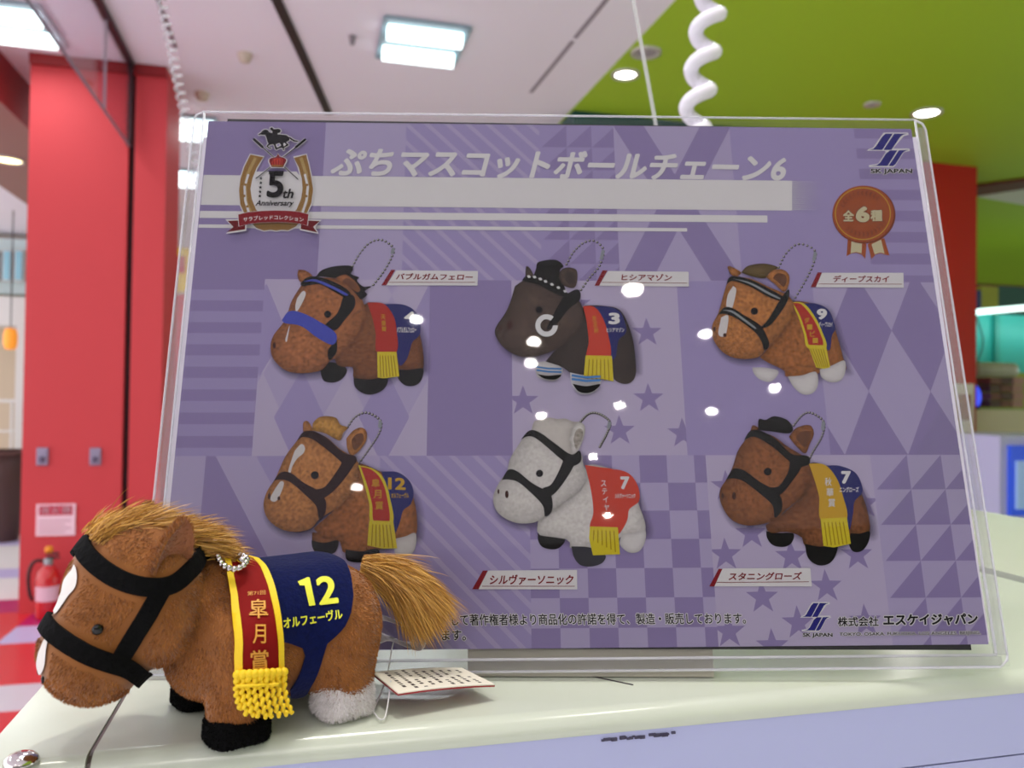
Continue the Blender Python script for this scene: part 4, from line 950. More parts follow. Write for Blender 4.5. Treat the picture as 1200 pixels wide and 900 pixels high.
horse(ZA, 'printed bay horse with a blue fluffy noseband, top left',
 [(225, 285), (290, 245), (420, 250), (520, 330), (550, 400), (545, 460), (500, 540), (420, 630), (370, 660), (330, 705), (230, 720), (150, 705), (90, 650), (75, 590), (90, 530), (150, 450), (180, 360)], 'bay',
 [(215, 200), (250, 205), (285, 235), (230, 265), (210, 230)], [(405, 240), (450, 225), (500, 260), (525, 300), (505, 312), (460, 275), (420, 262)],
 [(300, 240), (330, 205), (390, 185), (470, 180), (490, 200), (478, 222), (520, 240), (508, 255), (540, 285), (582, 284), (548, 308), (560, 325), (530, 350), (510, 330), (470, 285), (420, 250), (335, 236)], 'blackmane',
 [(390, 640), (500, 480), (550, 370), (640, 372), (760, 400), (820, 520), (838, 600), (838, 700), (770, 705), (700, 700), (660, 745), (500, 750), (488, 690), (420, 685)], 'baybody',
 [([(320, 690), (380, 662), (455, 695), (440, 740), (395, 765), (340, 755)], 'blackmane'), ([(490, 742), (570, 750), (657, 738), (650, 790), (600, 822), (545, 822), (500, 790)], 'black'), ([(710, 700), (770, 702), (838, 695), (832, 750), (800, 780), (750, 780), (715, 745)], 'black')],
 [([(225, 272), (255, 242), (310, 236), (400, 265), (472, 312), (468, 352), (400, 315), (320, 275), (240, 285)], 'strap'), ([(240, 262), (300, 250), (390, 285), (462, 325), (455, 333), (385, 297), (300, 262)], 'fluff'), ([(440, 335), (490, 330), (498, 385), (450, 450), (400, 505), (350, 480), (410, 420)], 'strap'), ([(385, 575), (405, 545), (408, 610), (372, 655), (362, 610)], 'strap'), ([(132, 455), (165, 413), (215, 412), (300, 450), (402, 520), (388, 578), (310, 542), (230, 485), (150, 470)], 'fluff')],
 [([(208, 345), (238, 308), (252, 325), (228, 380), (205, 412), (200, 385)], 'hoofwhite'), ([(160, 515), (172, 480), (158, 560), (150, 550)], 'hoofwhite')],
 [([(560, 365), (640, 370), (690, 430), (706, 500), (706, 612), (610, 616), (602, 520), (585, 440)], 'red')], [[(610, 612), (705, 612), (720, 735), (640, 745), (612, 740)]],
 [([(640, 372), (740, 375), (800, 410), (826, 480), (820, 530), (785, 565), (762, 640), (722, 682), (708, 600), (705, 500), (690, 430)], 'navy')],
 ((362, 425), 18), [(485, 182), (520, 120), (570, 65), (632, 50), (690, 90), (680, 140), (640, 210), (590, 275)],
 [('バブルガムフェロー', tq(708, 806, 486, 516, 0), 'white', .04), ('4', tq(745, 800, 410, 462), 'white', .05)] + [(c, tq(628 + k * 2, 652 + k * 2, 425 + k * 30, 450 + k * 30), 'ygold', .01) for k, c in enumerate('天皇賞')],
 [((95, 582), 8, 16)])
gB, oB = horse(ZB, 'printed dark brown horse with a white bit ring, top middle',
 [(185, 285), (235, 255), (330, 260), (420, 330), (500, 350), (525, 400), (520, 470), (490, 525), (420, 585), (330, 625), (250, 640), (180, 625), (120, 580), (85, 520), (95, 480), (130, 430), (160, 370)], 'darkbay',
 [(238, 232), (242, 185), (262, 195), (278, 235)], [(405, 235), (420, 200), (460, 190), (495, 205), (497, 260), (480, 292), (430, 280)],
 [(275, 240), (292, 195), (300, 165), (350, 152), (400, 155), (430, 185), (412, 210), (440, 320), (380, 300), (310, 262)], 'blackmane',
 [(340, 660), (420, 560), (520, 420), (530, 382), (640, 382), (720, 410), (775, 540), (792, 680), (785, 702), (680, 722), (540, 725), (460, 715), (430, 690)], 'darkbody',
 [([(285, 665), (350, 660), (420, 690), (418, 730), (385, 757), (330, 752), (295, 730)], 'hoofwhite'), ([(462, 715), (540, 730), (615, 725), (612, 780), (580, 815), (540, 825), (500, 815), (470, 775)], 'sockw'), ([(685, 700), (740, 705), (790, 690), (785, 745), (750, 772), (705, 765), (680, 740)], 'darkbody')],
 [([(220, 255), (245, 232), (300, 240), (390, 285), (448, 315), (440, 338), (380, 318), (300, 277), (240, 263)], 'strap'), ([(430, 330), (500, 300), (512, 350), (450, 405), (390, 480), (345, 500), (370, 440)], 'strap')],
 [([(395, 410), (372, 470), (350, 500)], 'strap')],
 [([(528, 383), (580, 385), (620, 430), (652, 520), (662, 640), (550, 642), (556, 560), (545, 460)], 'redcloth')], [[(540, 630), (672, 632), (680, 760), (610, 745), (530, 745)]],
 [([(580, 385), (650, 385), (712, 410), (742, 480), (740, 520), (705, 555), (690, 640), (660, 640), (652, 520), (620, 430)], 'navy')],
 ((307, 403), 18), [(445, 172), (480, 110), (530, 65), (585, 55), (630, 100), (610, 180), (560, 240), (518, 300)],
 [('3', tq(655, 712, 416, 474), 'white', .05), ('ヒシアマゾン', tq(645, 734, 490, 514), 'white', .03)] + [(c, tq(572 + k * 5, 596 + k * 5, 430 + k * 32, 456 + k * 32), 'ygold', .01) for k, c in enumerate('女王杯')],
 [((160, 478), 16, 24), ((112, 492), 9, 14)], 'darkbody')
g = pr(ZB); g.lay += 90
for q in ((255, 243), (283, 245), (312, 255), (338, 267), (370, 282), (402, 298), (436, 316)): g.disc(q, 11, 8, 'sockw', 4, .4, q[0] == 255)
g.ring((343, 487), 31, 56, 'sockw', .0, 5.4, 36)
for y in (742, 760): g.line([(468, y - 6), (540, y + 4), (612, y)], .0009, 'blueline')
for y in (700, 716): g.line([(292, y - 6), (350, y + 2), (418, y + 4)], .0007, 'blueline')
g.smooth([(472, 778), (540, 790), (610, 780), (580, 813), (540, 825), (500, 815)], 'black'); g.smooth([(296, 730), (350, 738), (416, 734), (385, 757), (330, 752)], 'black')
tag(g.build('bit_ring', oB), 'white ring and white studs of the bridle, striped leg wraps')
gC, oC = horse(ZC, 'printed tan horse with white blaze and white legs, top right',
 [(130, 280), (165, 242), (250, 245), (350, 290), (440, 330), (470, 380), (465, 430), (420, 505), (330, 600), (290, 640), (200, 648), (120, 620), (65, 550), (60, 480), (90, 420), (110, 350)], 'tan',
 [(135, 190), (150, 183), (205, 215), (180, 235), (155, 225)], [(330, 240), (360, 205), (410, 200), (443, 225), (445, 270), (420, 312), (370, 270)],
 [(205, 215), (240, 182), (320, 170), (390, 190), (348, 215), (320, 245), (250, 232)], 'brownmane',
 [(300, 640), (400, 520), (465, 400), (475, 358), (560, 368), (640, 400), (690, 540), (722, 655), (730, 705), (620, 690), (582, 730), (440, 740), (420, 705), (340, 665)], 'tanbody',
 [([(262, 690), (320, 690), (390, 705), (385, 735), (350, 762), (300, 750), (270, 720)], 'hoofwhite'), ([(440, 735), (510, 730), (580, 712), (592, 770), (570, 815), (520, 826), (470, 790)], 'hoofwhite'), ([(600, 700), (660, 680), (722, 655), (730, 700), (710, 750), (660, 765), (610, 740)], 'hoofwhite')],
 [([(130, 275), (145, 240), (180, 234), (260, 255), (350, 300), (412, 335), (400, 357), (340, 337), (250, 287), (165, 258)], 'strap'), ([(165, 246), (250, 266), (345, 315), (398, 343), (396, 349), (340, 325), (250, 275)], 'chainline'), ([(410, 335), (442, 300), (443, 340), (410, 405), (350, 480), (300, 495), (340, 450), (385, 375)], 'strap'), ([(90, 425), (120, 391), (160, 394), (220, 430), (300, 480), (335, 540), (345, 580), (320, 606), (305, 560), (270, 512), (190, 452), (130, 425)], 'strap'), ([(108, 405), (160, 408), (220, 447), (275, 490), (272, 497), (215, 457), (155, 416)], 'chainline')],
 [([(165, 283), (180, 300), (172, 350), (157, 396), (132, 392), (137, 330)], 'hoofwhite'), ([(105, 440), (140, 433), (130, 520), (112, 538), (90, 520)], 'hoofwhite')],
 [([(455, 362), (520, 370), (572, 430), (612, 510), (632, 592), (540, 592), (520, 520), (490, 430)], 'yellow'), ([(466, 366), (508, 374), (560, 434), (600, 512), (616, 582), (552, 586), (530, 516), (500, 430)], 'red')], [[(540, 577), (630, 580), (652, 690), (620, 697), (582, 690)]],
 [([(510, 370), (580, 370), (642, 400), (670, 460), (678, 500), (662, 530), (652, 600), (632, 592), (612, 510), (572, 430)], 'navy')],
 ((270, 410), 18), [(395, 187), (430, 120), (480, 75), (530, 75), (580, 110), (565, 180), (520, 270), (468, 355)],
 [('9', tq(585, 636, 396, 450), 'white', .05), ('ディープスカイ', tq(596, 664, 462, 488), 'white', .03)] + [(c, tq(522 + k * 14, 548 + k * 14, 440 + k * 34, 468 + k * 34), 'ygold', .01) for k, c in enumerate('ダービー'[:4])],
 [((70, 500), 6, 12), ((122, 530), 9, 10)])
horse(ZD, 'printed chestnut horse with golden mane and number 12 cloth, bottom left',
 [(215, 192), (260, 162), (350, 180), (420, 240), (500, 290), (517, 330), (500, 420), (440, 512), (370, 562), (320, 592), (280, 640), (200, 658), (120, 640), (60, 590), (40, 520), (60, 450), (100, 390), (150, 280)], 'chestnut',
 [(238, 155), (240, 110), (265, 105), (287, 152)], [(455, 190), (490, 150), (530, 135), (556, 155), (555, 200), (520, 252), (480, 277), (460, 240)],
 [(285, 150), (290, 110), (330, 80), (400, 85), (425, 120), (462, 135), (440, 162), (420, 200), (350, 165)], 'goldmane',
 [(290, 640), (400, 540), (500, 420), (515, 318), (620, 352), (720, 398), (795, 500), (802, 680), (700, 695), (612, 750), (450, 765), (420, 705), (340, 690)], 'tanbody',
 [([(282, 660), (350, 665), (410, 690), (405, 750), (370, 770), (310, 765), (285, 735)], 'brown'), ([(450, 745), (530, 755), (610, 742), (615, 790), (540, 810), (460, 800)], 'black'), ([(700, 692), (750, 680), (802, 665), (800, 740), (770, 775), (720, 780), (697, 760)], 'hoofwhite'), ([(280, 700), (345, 712), (412, 700), (405, 750), (370, 770), (310, 765), (285, 735)], 'black')],
 [([(208, 200), (240, 158), (290, 153), (360, 190), (440, 260), (502, 280), (500, 317), (450, 322), (390, 272), (300, 202), (245, 182)], 'strapbrown'), ([(440, 300), (497, 310), (440, 400), (370, 472), (318, 492), (300, 450), (350, 430), (410, 350)], 'strapbrown'), ([(92, 402), (130, 359), (180, 364), (240, 410), (310, 450), (352, 500), (350, 562), (320, 596), (305, 530), (260, 482), (180, 412), (130, 396)], 'strapbrown')],
 [([(198, 250), (230, 218), (248, 235), (240, 265), (210, 290), (185, 330), (176, 362), (165, 352), (183, 292)], 'hoofwhite'), ([(100, 440), (128, 404), (143, 420), (115, 490), (92, 507), (75, 490)], 'hoofwhite')],
 [([(515, 323), (592, 343), (642, 390), (672, 480), (687, 612), (580, 607), (570, 520), (545, 420)], 'yellow'), ([(526, 330), (582, 346), (630, 396), (658, 480), (670, 606), (594, 604), (584, 520), (558, 420)], 'red')], [[(570, 600), (690, 605), (710, 740), (640, 742), (560, 725)]],
 [([(630, 355), (710, 358), (770, 400), (792, 460), (777, 520), (740, 550), (720, 620), (695, 667), (687, 612), (672, 480), (642, 390)], 'navy')],
 ((298, 374), 20), [(460, 132), (500, 80), (560, 60), (625, 100), (620, 160), (570, 240), (518, 312)],
 [('12', tq(664, 752, 384, 444, 4), 'ygold', .04), ('オルフェーヴル', tq(680, 768, 462, 488), 'ygold', .03)] + [(c, tq(582 + k * 9, 622 + k * 9, 392 + k * 56, 434 + k * 56), 'ygold', .012) for k, c in enumerate('皐月賞')],
 [((70, 480), 7, 16), ((118, 490), 7, 10)])
horse(ZE, 'printed white horse with a red cloth and yellow fringe, bottom middle',
 [(260, 200), (310, 157), (380, 170), (450, 220), (555, 262), (570, 320), (588, 355), (580, 410), (540, 462), (470, 512), (400, 562), (340, 606), (260, 616), (190, 596), (135, 550), (120, 480), (150, 410), (190, 350), (205, 290)], 'whitefur',
 None, [(500, 190), (520, 130), (550, 108), (578, 128), (575, 180), (540, 262), (515, 272)],
 [(308, 157), (325, 105), (350, 98), (400, 85), (440, 92), (480, 90), (520, 105), (560, 110), (512, 150), (510, 240), (505, 285), (440, 262), (380, 212), (330, 180)], 'creammane',
 [(345, 600), (480, 500), (580, 400), (590, 322), (700, 338), (800, 398), (850, 520), (882, 655), (760, 685), (620, 735), (510, 740), (500, 700), (430, 685), (345, 668)], 'whitefur',
 [([(345, 655), (410, 665), (475, 685), (470, 720), (430, 745), (370, 735), (345, 700)], 'blackmane'), ([(512, 730), (600, 735), (680, 770), (670, 810), (620, 830), (560, 825), (525, 785)], 'grey'), ([(765, 668), (825, 662), (882, 650), (880, 710), (850, 755), (800, 760), (755, 720)], 'hoofwhite')],
 [([(257, 197), (300, 151), (350, 158), (430, 215), (510, 270), (552, 250), (560, 302), (520, 327), (470, 302), (400, 242), (330, 187), (290, 180)], 'strap'), ([(470, 300), (527, 310), (480, 400), (420, 472), (385, 472), (368, 440), (410, 420), (450, 350)], 'strap'), ([(163, 397), (195, 347), (240, 354), (310, 410), (380, 450), (412, 480), (415, 550), (380, 582), (370, 530), (330, 482), (250, 412), (200, 396)], 'strap')],
 [], [([(580, 322), (650, 333), (732, 350), (747, 420), (747, 642), (610, 642), (622, 560), (610, 450)], 'redcloth')], [[(605, 630), (745, 635), (755, 770), (620, 775), (600, 690)]],
 [([(700, 338), (792, 360), (842, 420), (852, 500), (802, 545), (792, 600), (752, 667), (742, 640), (747, 420), (732, 350)], 'redcloth')],
 ((352, 365), 18), [(560, 102), (600, 65), (650, 65), (705, 105), (692, 160), (655, 230)],
 [('7', tq(757, 802, 380, 444), 'white', .05), ('シルヴァーソニック', tq(730, 832, 464, 490), 'white', .03)] + [(c, tq(660 + k * 5, 686 + k * 5, 400 + k * 40, 430 + k * 40), 'white', .01) for k, c in enumerate('ステイヤー')],
 [((188, 470), 9, 19), ((146, 456), 5, 12)], 'linen')
horse(ZF, 'printed brown horse with a yellow sash, bottom right',
 [(205, 182), (245, 142), (330, 160), (400, 210), (480, 260), (500, 300), (500, 380), (460, 442), (390, 502), (350, 540), (300, 562), (210, 571), (140, 542), (95, 470), (90, 410), (120, 360), (150, 300), (172, 230)], 'brown',
 [(230, 138), (240, 113), (265, 123), (264, 142)], [(405, 165), (440, 125), (500, 112), (520, 150), (500, 202), (480, 242), (440, 210)],
 [(265, 135), (268, 85), (300, 88), (340, 71), (400, 90), (425, 130), (402, 150), (330, 142)], 'blackmane',
 [(300, 570), (400, 500), (490, 400), (500, 288), (580, 298), (680, 338), (750, 450), (777, 605), (690, 615), (622, 670), (490, 675), (465, 625), (400, 600), (320, 605)], 'baybody',
 [([(303, 597), (360, 605), (427, 608), (420, 650), (385, 669), (335, 662), (308, 630)], 'blackmane'), ([(480, 655), (550, 668), (626, 660), (620, 710), (590, 746), (540, 753), (495, 720)], 'black'), ([(690, 607), (735, 608), (777, 598), (770, 650), (740, 688), (700, 689), (680, 650)], 'black')],
 [([(198, 182), (230, 138), (280, 139), (350, 180), (420, 245), (492, 253), (497, 292), (440, 303), (400, 272), (330, 212), (250, 166)], 'strap'), ([(410, 280), (462, 300), (420, 370), (370, 428), (330, 432), (318, 400), (360, 390), (400, 330)], 'strap'), ([(118, 362), (150, 314), (200, 319), (270, 370), (340, 410), (372, 450), (372, 502), (340, 537), (330, 480), (280, 432), (200, 371), (150, 356)], 'strap')],
 [], [([(498, 288), (570, 293), (622, 350), (652, 430), (670, 542), (555, 547), (545, 440), (520, 350)], 'ygold')], [[(552, 540), (672, 535), (690, 655), (612, 672), (565, 665)]],
 [([(575, 297), (640, 298), (712, 330), (742, 390), (740, 425), (707, 462), (700, 520), (685, 592), (672, 560), (665, 480), (632, 380)], 'navy')],
 ((308, 325), 18), [(430, 112), (470, 65), (510, 55), (566, 95), (560, 160), (520, 230), (498, 272)],
 [('7', tq(646, 690, 322, 380), 'white', .05), ('ニングローズ', tq(638, 726, 394, 420), 'white', .03)] + [(c, tq(570 + k * 8, 602 + k * 8, 352 + k * 48, 390 + k * 48), 'white', .012) for k, c in enumerate('秋華賞')],
 [((154, 436), 9, 18), ((102, 435), 6, 12)])

# ------------------------------------------------------------------ plush horse (built in cm, x forward, y left, z up)
HO = np.array([-.070 * K + .0015, .238 * K, CZ + .0002])
HF = np.array([-.8, -.6, 0]); HL = np.array([.6, -.8, 0]); HS = .01 * K
horse_e = empty('plush_horse', tuple(HO), math.atan2(-.6, -.8)); horse_e.scale = (HS, HS, HS)
tag(horse_e, 'small brown plush horse with black bridle, red sash and number 12 cloth on the counter', 'plush horse')
def hray(u, v):
    """viewing ray in the horse's own frame"""
    d = ray(u, v); o = CAM - HO
    return Vector((o @ HF, o @ HL, o[2])) / HS, Vector((d @ HF, d @ HL, d[2])).normalized()
def hp(u, v, y):
    o, d = hray(u, v); return np.array(o + d * ((y - o.y) / d.y))

def surf_nets(f, org, h):
    ins = f < 0; nx, ny, nz = f.shape
    acc = np.zeros((nx - 1, ny - 1, nz - 1, 3)); cnt = np.zeros((nx - 1, ny - 1, nz - 1))
    def sl(a, dx, dy, dz): return a[dx:nx - 1 + dx, dy:ny - 1 + dy, dz:nz - 1 + dz]
    cs = [(i, j, k) for i in (0, 1) for j in (0, 1) for k in (0, 1)]
    for a in cs:
        for b in cs:
            if sum(b) - sum(a) == 1 and sum(abs(x - y) for x, y in zip(a, b)) == 1:
                fa, fb = sl(f, *a), sl(f, *b); mk = (fa < 0) != (fb < 0); t = np.where(mk, fa / np.where(mk, fa - fb, 1), 0)
                for c in range(3): acc[..., c] += np.where(mk, a[c] + (b[c] - a[c]) * t, 0)
                cnt += mk
    m = cnt > 0; idx = -np.ones(m.shape, int); idx[m] = np.arange(m.sum())
    g = np.argwhere(m); V = (g + acc[m] / cnt[m][:, None]) * h + np.array(org); F = []
    for ax in range(3):
        o1, o2 = [(1, 2), (2, 0), (0, 1)][ax]
        A = ins; B = np.roll(ins, -1, ax); ch = A != B
        it = np.argwhere(ch)
        for p in it:
            if p[ax] >= f.shape[ax] - 1: continue
            if p[o1] < 1 or p[o2] < 1 or p[o1] > m.shape[o1] - 1 or p[o2] > m.shape[o2] - 1 or p[ax] > m.shape[ax] - 1: continue
            q = []
            for d1, d2 in ((-1, -1), (0, -1), (0, 0), (-1, 0)):
                c = p.copy(); c[o1] += d1; c[o2] += d2; q.append(idx[tuple(c)])
            F.append(q if A[tuple(p)] else q[::-1])
    return V, F
def smin(a, b, k): h = np.clip(.5 + .5 * (b - a) / k, 0, 1); return b * (1 - h) + a * h - k * h * (1 - h)
class Field:
    def __init__(s, lo, hi, h):
        s.h = h; s.lo = lo; s.X = np.meshgrid(*[np.arange(lo[i], hi[i] + h, h) for i in range(3)], indexing='ij'); s.f = None
    def P(s, c): return [s.X[i] - c[i] for i in range(3)]
    def ell(s, c, r, pitch=0):
        x, y, z = s.P(c)
        if pitch: x, z = x * math.cos(pitch) + z * math.sin(pitch), -x * math.sin(pitch) + z * math.cos(pitch)
        k0 = np.sqrt((x / r[0]) ** 2 + (y / r[1]) ** 2 + (z / r[2]) ** 2) + 1e-9; k1 = np.sqrt((x / r[0] ** 2) ** 2 + (y / r[1] ** 2) ** 2 + (z / r[2] ** 2) ** 2) + 1e-9
        return k0 * (k0 - 1) / k1
    def rbox(s, c, b, r):
        q = [np.abs(p) - (bb - r) for p, bb in zip(s.P(c), b)]
        return np.sqrt(sum(np.maximum(t, 0) ** 2 for t in q)) + np.minimum(np.maximum(np.maximum(q[0], q[1]), q[2]), 0) - r
    def cap(s, a, b, ra, rb):
        a = np.array(a, float); b = np.array(b, float); d = b - a; p = s.P(a)
        t = np.clip(sum(p[i] * d[i] for i in range(3)) / (d @ d), 0, 1)
        return np.sqrt(sum((p[i] - d[i] * t) ** 2 for i in range(3))) - (ra + (rb - ra) * t)
FLD = Field((-3.6, -3.0, -.2), (6.6, 3.0, 7.0), .085)
trunk = FLD.rbox((-.45, 0, 2.38), (2.42, 1.98, 1.72), 1.4)
trunk = smin(trunk, FLD.ell((-1.35, 0, 2.4), (1.5, 2.08, 1.6)), .3)
for s in (1, -1):
    trunk = smin(trunk, FLD.cap((1.55, 1.5 * s, .55), (1.3, 1.25 * s, 2.5), .76, 1.0), .35)
    trunk = smin(trunk, FLD.cap((-1.5, 1.5 * s, .6), (-1.5, 1.3 * s, 2.4), .80, 1.1), .35)
trunk = smin(trunk, FLD.ell((1.9, 0, 3.1), (1.3, 1.3, 1.5)), .5)
trunk = smin(trunk, FLD.ell((1.95, 0, 1.95), (1.05, 1.35, 1.2)), .4)
head = FLD.ell((3.65, 0, 4.2), (1.5, 1.9, 1.7))
head = smin(head, FLD.ell((3.85, 0, 4.95), (.95, 1.25, .95)), .5)
head = smin(head, FLD.ell((4.68, 0, 2.6), (1.33, 1.42, 1.4)), .55)
head = smin(head, FLD.ell((4.35, 0, 3.8), (1.1, 1.35, 1.5), -.2), .4)
head = smin(head, FLD.ell((3.35, 0, 3.25), (1.0, 1.82, 1.3)), .4)
f = smin(trunk, head, .05)
z = FLD.X[2]; f = np.maximum(f, .12 - z)
V, F = surf_nets(f, FLD.lo, FLD.h)
bmh = bmesh.new(); bv = [bmh.verts.new(v) for v in V]
for q in F:
    try: bmh.faces.new([bv[i] for i in q])
    except ValueError: pass
for _ in range(3): bmesh.ops.smooth_vert(bmh, verts=bmh.verts, factor=.5, use_axis_x=True, use_axis_y=True, use_axis_z=True)
bmesh.ops.recalc_face_normals(bmh, faces=bmh.faces); bmh.normal_update()
BODY = BVHTree.FromBMesh(bmh)
bV = np.array([v.co[:] for v in bmh.verts]); bF = [[v.index for v in f_.verts] for f_ in bmh.faces]; bmh.verts.index_update()
bF = [[v.index for v in f_.verts] for f_ in bmh.faces]

def hit(u, v, tree=None):
    o, d = hray(u, v); r = (tree or BODY).ray_cast(o, d)
    if r[0] is None:
        # just outside the outline: nearest surface point to the closest approach
        best = None
        for t in np.linspace(18, 34, 33):
            q = BODY.find_nearest(o + d * t)
            if best is None or q[3] < best[3]: best = q
        return best[0], best[1]
    return r[0], (r[1] if r[1].dot(d) < 0 else -r[1])

# fur: tapered hairs with their own tone; body fibres share the body's mesh
def fur_mat(name, c0, c1, rough=.75, sheen=.35, spec=.25):
    m = material(name, C(*c0), rough, spec=spec, sheen=sheen); nt = m.node_tree; b = nt.nodes['Principled BSDF']
    a = nt.nodes.new('ShaderNodeAttribute'); a.attribute_name = 'tone'; mx = nt.nodes.new('ShaderNodeMix'); mx.data_type = 'RGBA'
    mx.inputs['A'].default_value = C(*c0); mx.inputs['B'].default_value = C(*c1)
    nt.links.new(a.outputs['Fac'], mx.inputs['Factor']); nt.links.new(mx.outputs['Result'], b.inputs['Base Color']); return m
def sample(V, F, n):
    T = np.array([t for q in F for t in ([q[0], q[1], q[2]], [q[0], q[2], q[3]])[:1 if len(q) == 3 else 2]]); A, B, Cc = V[T[:, 0]], V[T[:, 1]], V[T[:, 2]]
    N = np.cross(B - A, Cc - A); ar = np.linalg.norm(N, axis=1); N = N / (ar[:, None] + 1e-12)
    k = RNG.choice(len(T), n, p=ar / ar.sum()); r1, r2 = np.sqrt(RNG.random(n)), RNG.random(n)
    return A[k] * (1 - r1)[:, None] + B[k] * (r1 * (1 - r2))[:, None] + Cc[k] * (r1 * r2)[:, None], N[k]
def unit(a): return a / (np.linalg.norm(a, axis=-1, keepdims=True) + 1e-12)
def fibres(P, D, L, wd, droop=None, noise=.3, side=None):
    """bent two-segment blades rooted at P along D"""
    n = len(P); D = unit(D + RNG.normal(0, noise, (n, 3))); D2 = unit(D + (droop if droop is not None else 0) + RNG.normal(0, noise * .5, (n, 3)))
    sd = unit(np.cross(D, RNG.normal(0, 1, (n, 3)) if side is None else side)); L = np.asarray(L).reshape(-1, 1); wd = np.asarray(wd).reshape(-1, 1)
    m = P + D * L * .5; t = m + D2 * L * .5
    V = np.stack([P - sd * wd / 2, P + sd * wd / 2, m + sd * wd * .38, m - sd * wd * .38, t], 1).reshape(-1, 3)
    i = np.arange(n) * 5; return V, np.stack([i, i + 1, i + 2, i + 3], 1), np.stack([i + 3, i + 2, i + 4], 1)
def fur_mesh(name, base, fib, mat, parent, tones, btone=.5):
    bV_, bF_ = base; fV, q, t = fib; nb = len(bV_)
    V = np.vstack([bV_, fV]) if nb else fV
    faces = [list(x) for x in bF_] + (q + nb).tolist() + (t + nb).tolist()
    o = obj(name, V, faces, mat, parent, smooth=True)
    tn = np.concatenate([np.full(nb, btone), np.repeat(tones, 5)]).astype(np.float32)
    a = o.data.attributes.new('tone', 'FLOAT', 'POINT'); a.data.foreach_set('value', tn); return o

M_fur = fur_mat('brown plush', (124, 72, 26), (194, 126, 60))
M_black = fur_mat('black plush', (5, 5, 5), (18, 18, 19), .95, .0, .1)
M_wfur = fur_mat('white plush', (214, 208, 206), (244, 240, 240), .8, .3)
M_gold = fur_mat('golden hair', (146, 92, 22), (236, 184, 84), .42, .15, .5)
M_felt = material('black felt', C(10, 10, 11), .95, noise=.4, nscale=6, bump=.4, sheen=.0, spec=.12)
M_bead = material('black bead', C(10, 9, 10), .15)
M_navy = material('navy felt', C(10, 19, 66), .95, noise=.45, nscale=8, sheen=.06, spec=.1, bump=.3)
M_sash = material('red satin', C(128, 6, 4), .75, noise=.1, nscale=10, spec=.2)
M_yel = material('yellow trim', C(244, 206, 24), .6, noise=.08, nscale=14)
M_lime = material('yellow print', C(226, 226, 56), .6)
M_gpr = material('gold print', C(226, 160, 60), .55)
M_blaze = material('white satin patch', C(226, 220, 214), .6, noise=.06, nscale=12)
M_silver = material('silver bead', C(214, 210, 206), .15, metal=1)
M_ear = fur_mat('inner ear', (140, 84, 52), (172, 108, 72))

def ribbon(name, path, wd, th, mat, parent, tree=BODY, off=.05, n=60, closed=False):
    """felt strap laid on the surface; path is a list of 3D points near it"""
    P = spline(path, n); Q = []; N = []
    for p in P:
        q = tree.find_nearest(Vector(p)); Q.append(np.array(q[0])); N.append(np.array(q[1]))
    Q = np.array(Q); N = np.array(N)
    if tree is not BODY:
        rad_ = Q - np.stack([Q[:, 0], Q[:, 1] * 0, Q[:, 2] * 0 + 2.4], 1); N = np.where((N * rad_).sum(1, keepdims=True) < 0, -N, N)
    for _ in range(3): N[1:-1] = unit(N[:-2] + N[1:-1] * 2 + N[2:])
    for _ in range(2): Q[1:-1] = Q[:-2] * .25 + Q[1:-1] * .5 + Q[2:] * .25
    cs = np.linspace(-.5, .5, 5); m = MB(); vs = []
    for i in range(n):
        t = Q[min(i + 1, n - 1)] - Q[max(i - 1, 0)]; t /= np.linalg.norm(t) + 1e-9; sd = np.cross(N[i], t); sd /= np.linalg.norm(sd) + 1e-9
        row = []
        for c in cs:
            p = Q[i] + sd * c * wd; q = tree.find_nearest(Vector(p)); b = np.array(q[0]); nn = N[i]
            row.append(b + nn * off)
        top = [r + N[i] * th for r in row]
        vs += row[::-1] + top
    k = 10; fs = [(i * k + j, i * k + (j + 1) % k, (i + 1) * k + (j + 1) % k, (i + 1) * k + j) for i in range(n - 1) for j in range(k)] + [tuple(range(k))[::-1], tuple((n - 1) * k + j for j in range(k))]
    m.add(vs, fs); return m
def mir(p): return np.array([p[0], -p[1], p[2]])
def px_path(pts): return [np.array(hit(u, v)[0]) for u, v in pts]

straps = []
def front_mid(z):
    r = BODY.ray_cast(Vector((12, 0, z)), Vector((-1, 0, 0))); return np.array(r[0])
# browband from the front of the face round to behind the ears, both sides
near = px_path([(101, 646), (120, 666), (148, 682), (176, 688), (201, 685), (221, 668), (237, 646)])
zc = near[0][2]; path = [mir(p) for p in near[::-1]] + [front_mid(zc + .12)] + near
topk = BODY.ray_cast(Vector((near[-1][0] - .25, 0, 12)), Vector((0, 0, -1)))[0]
straps.append(ribbon('browband', [np.array(topk)] + path[:], .46, .1, M_felt, horse_e, n=90))
straps[-1] = ribbon('browband', path + [np.array(topk)], .46, .1, M_felt, horse_e, n=90); b0 = straps[-1]
chk = px_path([(190, 688), (180, 706), (168, 728), (154, 750), (141, 770)])
b1 = ribbon('cheek_strap', chk, .44, .1, M_felt, horse_e, n=30)
b1b = ribbon('cheek_strap', [mir(p) for p in chk], .44, .1, M_felt, horse_e, n=30)
nb_ = px_path([(60, 737), (80, 753), (104, 767), (128, 776), (150, 783), (168, 795)])
und = BODY.ray_cast(Vector((nb_[-1][0] + .1, 0, -3)), Vector((0, 0, 1)))[0]
b2 = ribbon('noseband', [mir(p) for p in nb_[::-1]] + [front_mid(nb_[0][2] + .05)] + nb_, .44, .1, M_felt, horse_e, n=90)
felt = []
for nm, mb in (('browband', b0), ('cheek_strap', b1), ('cheek_strap', b1b), ('noseband', b2)):
    o = mb.build(nm, M_felt, horse_e, ang=60); felt.append(o)
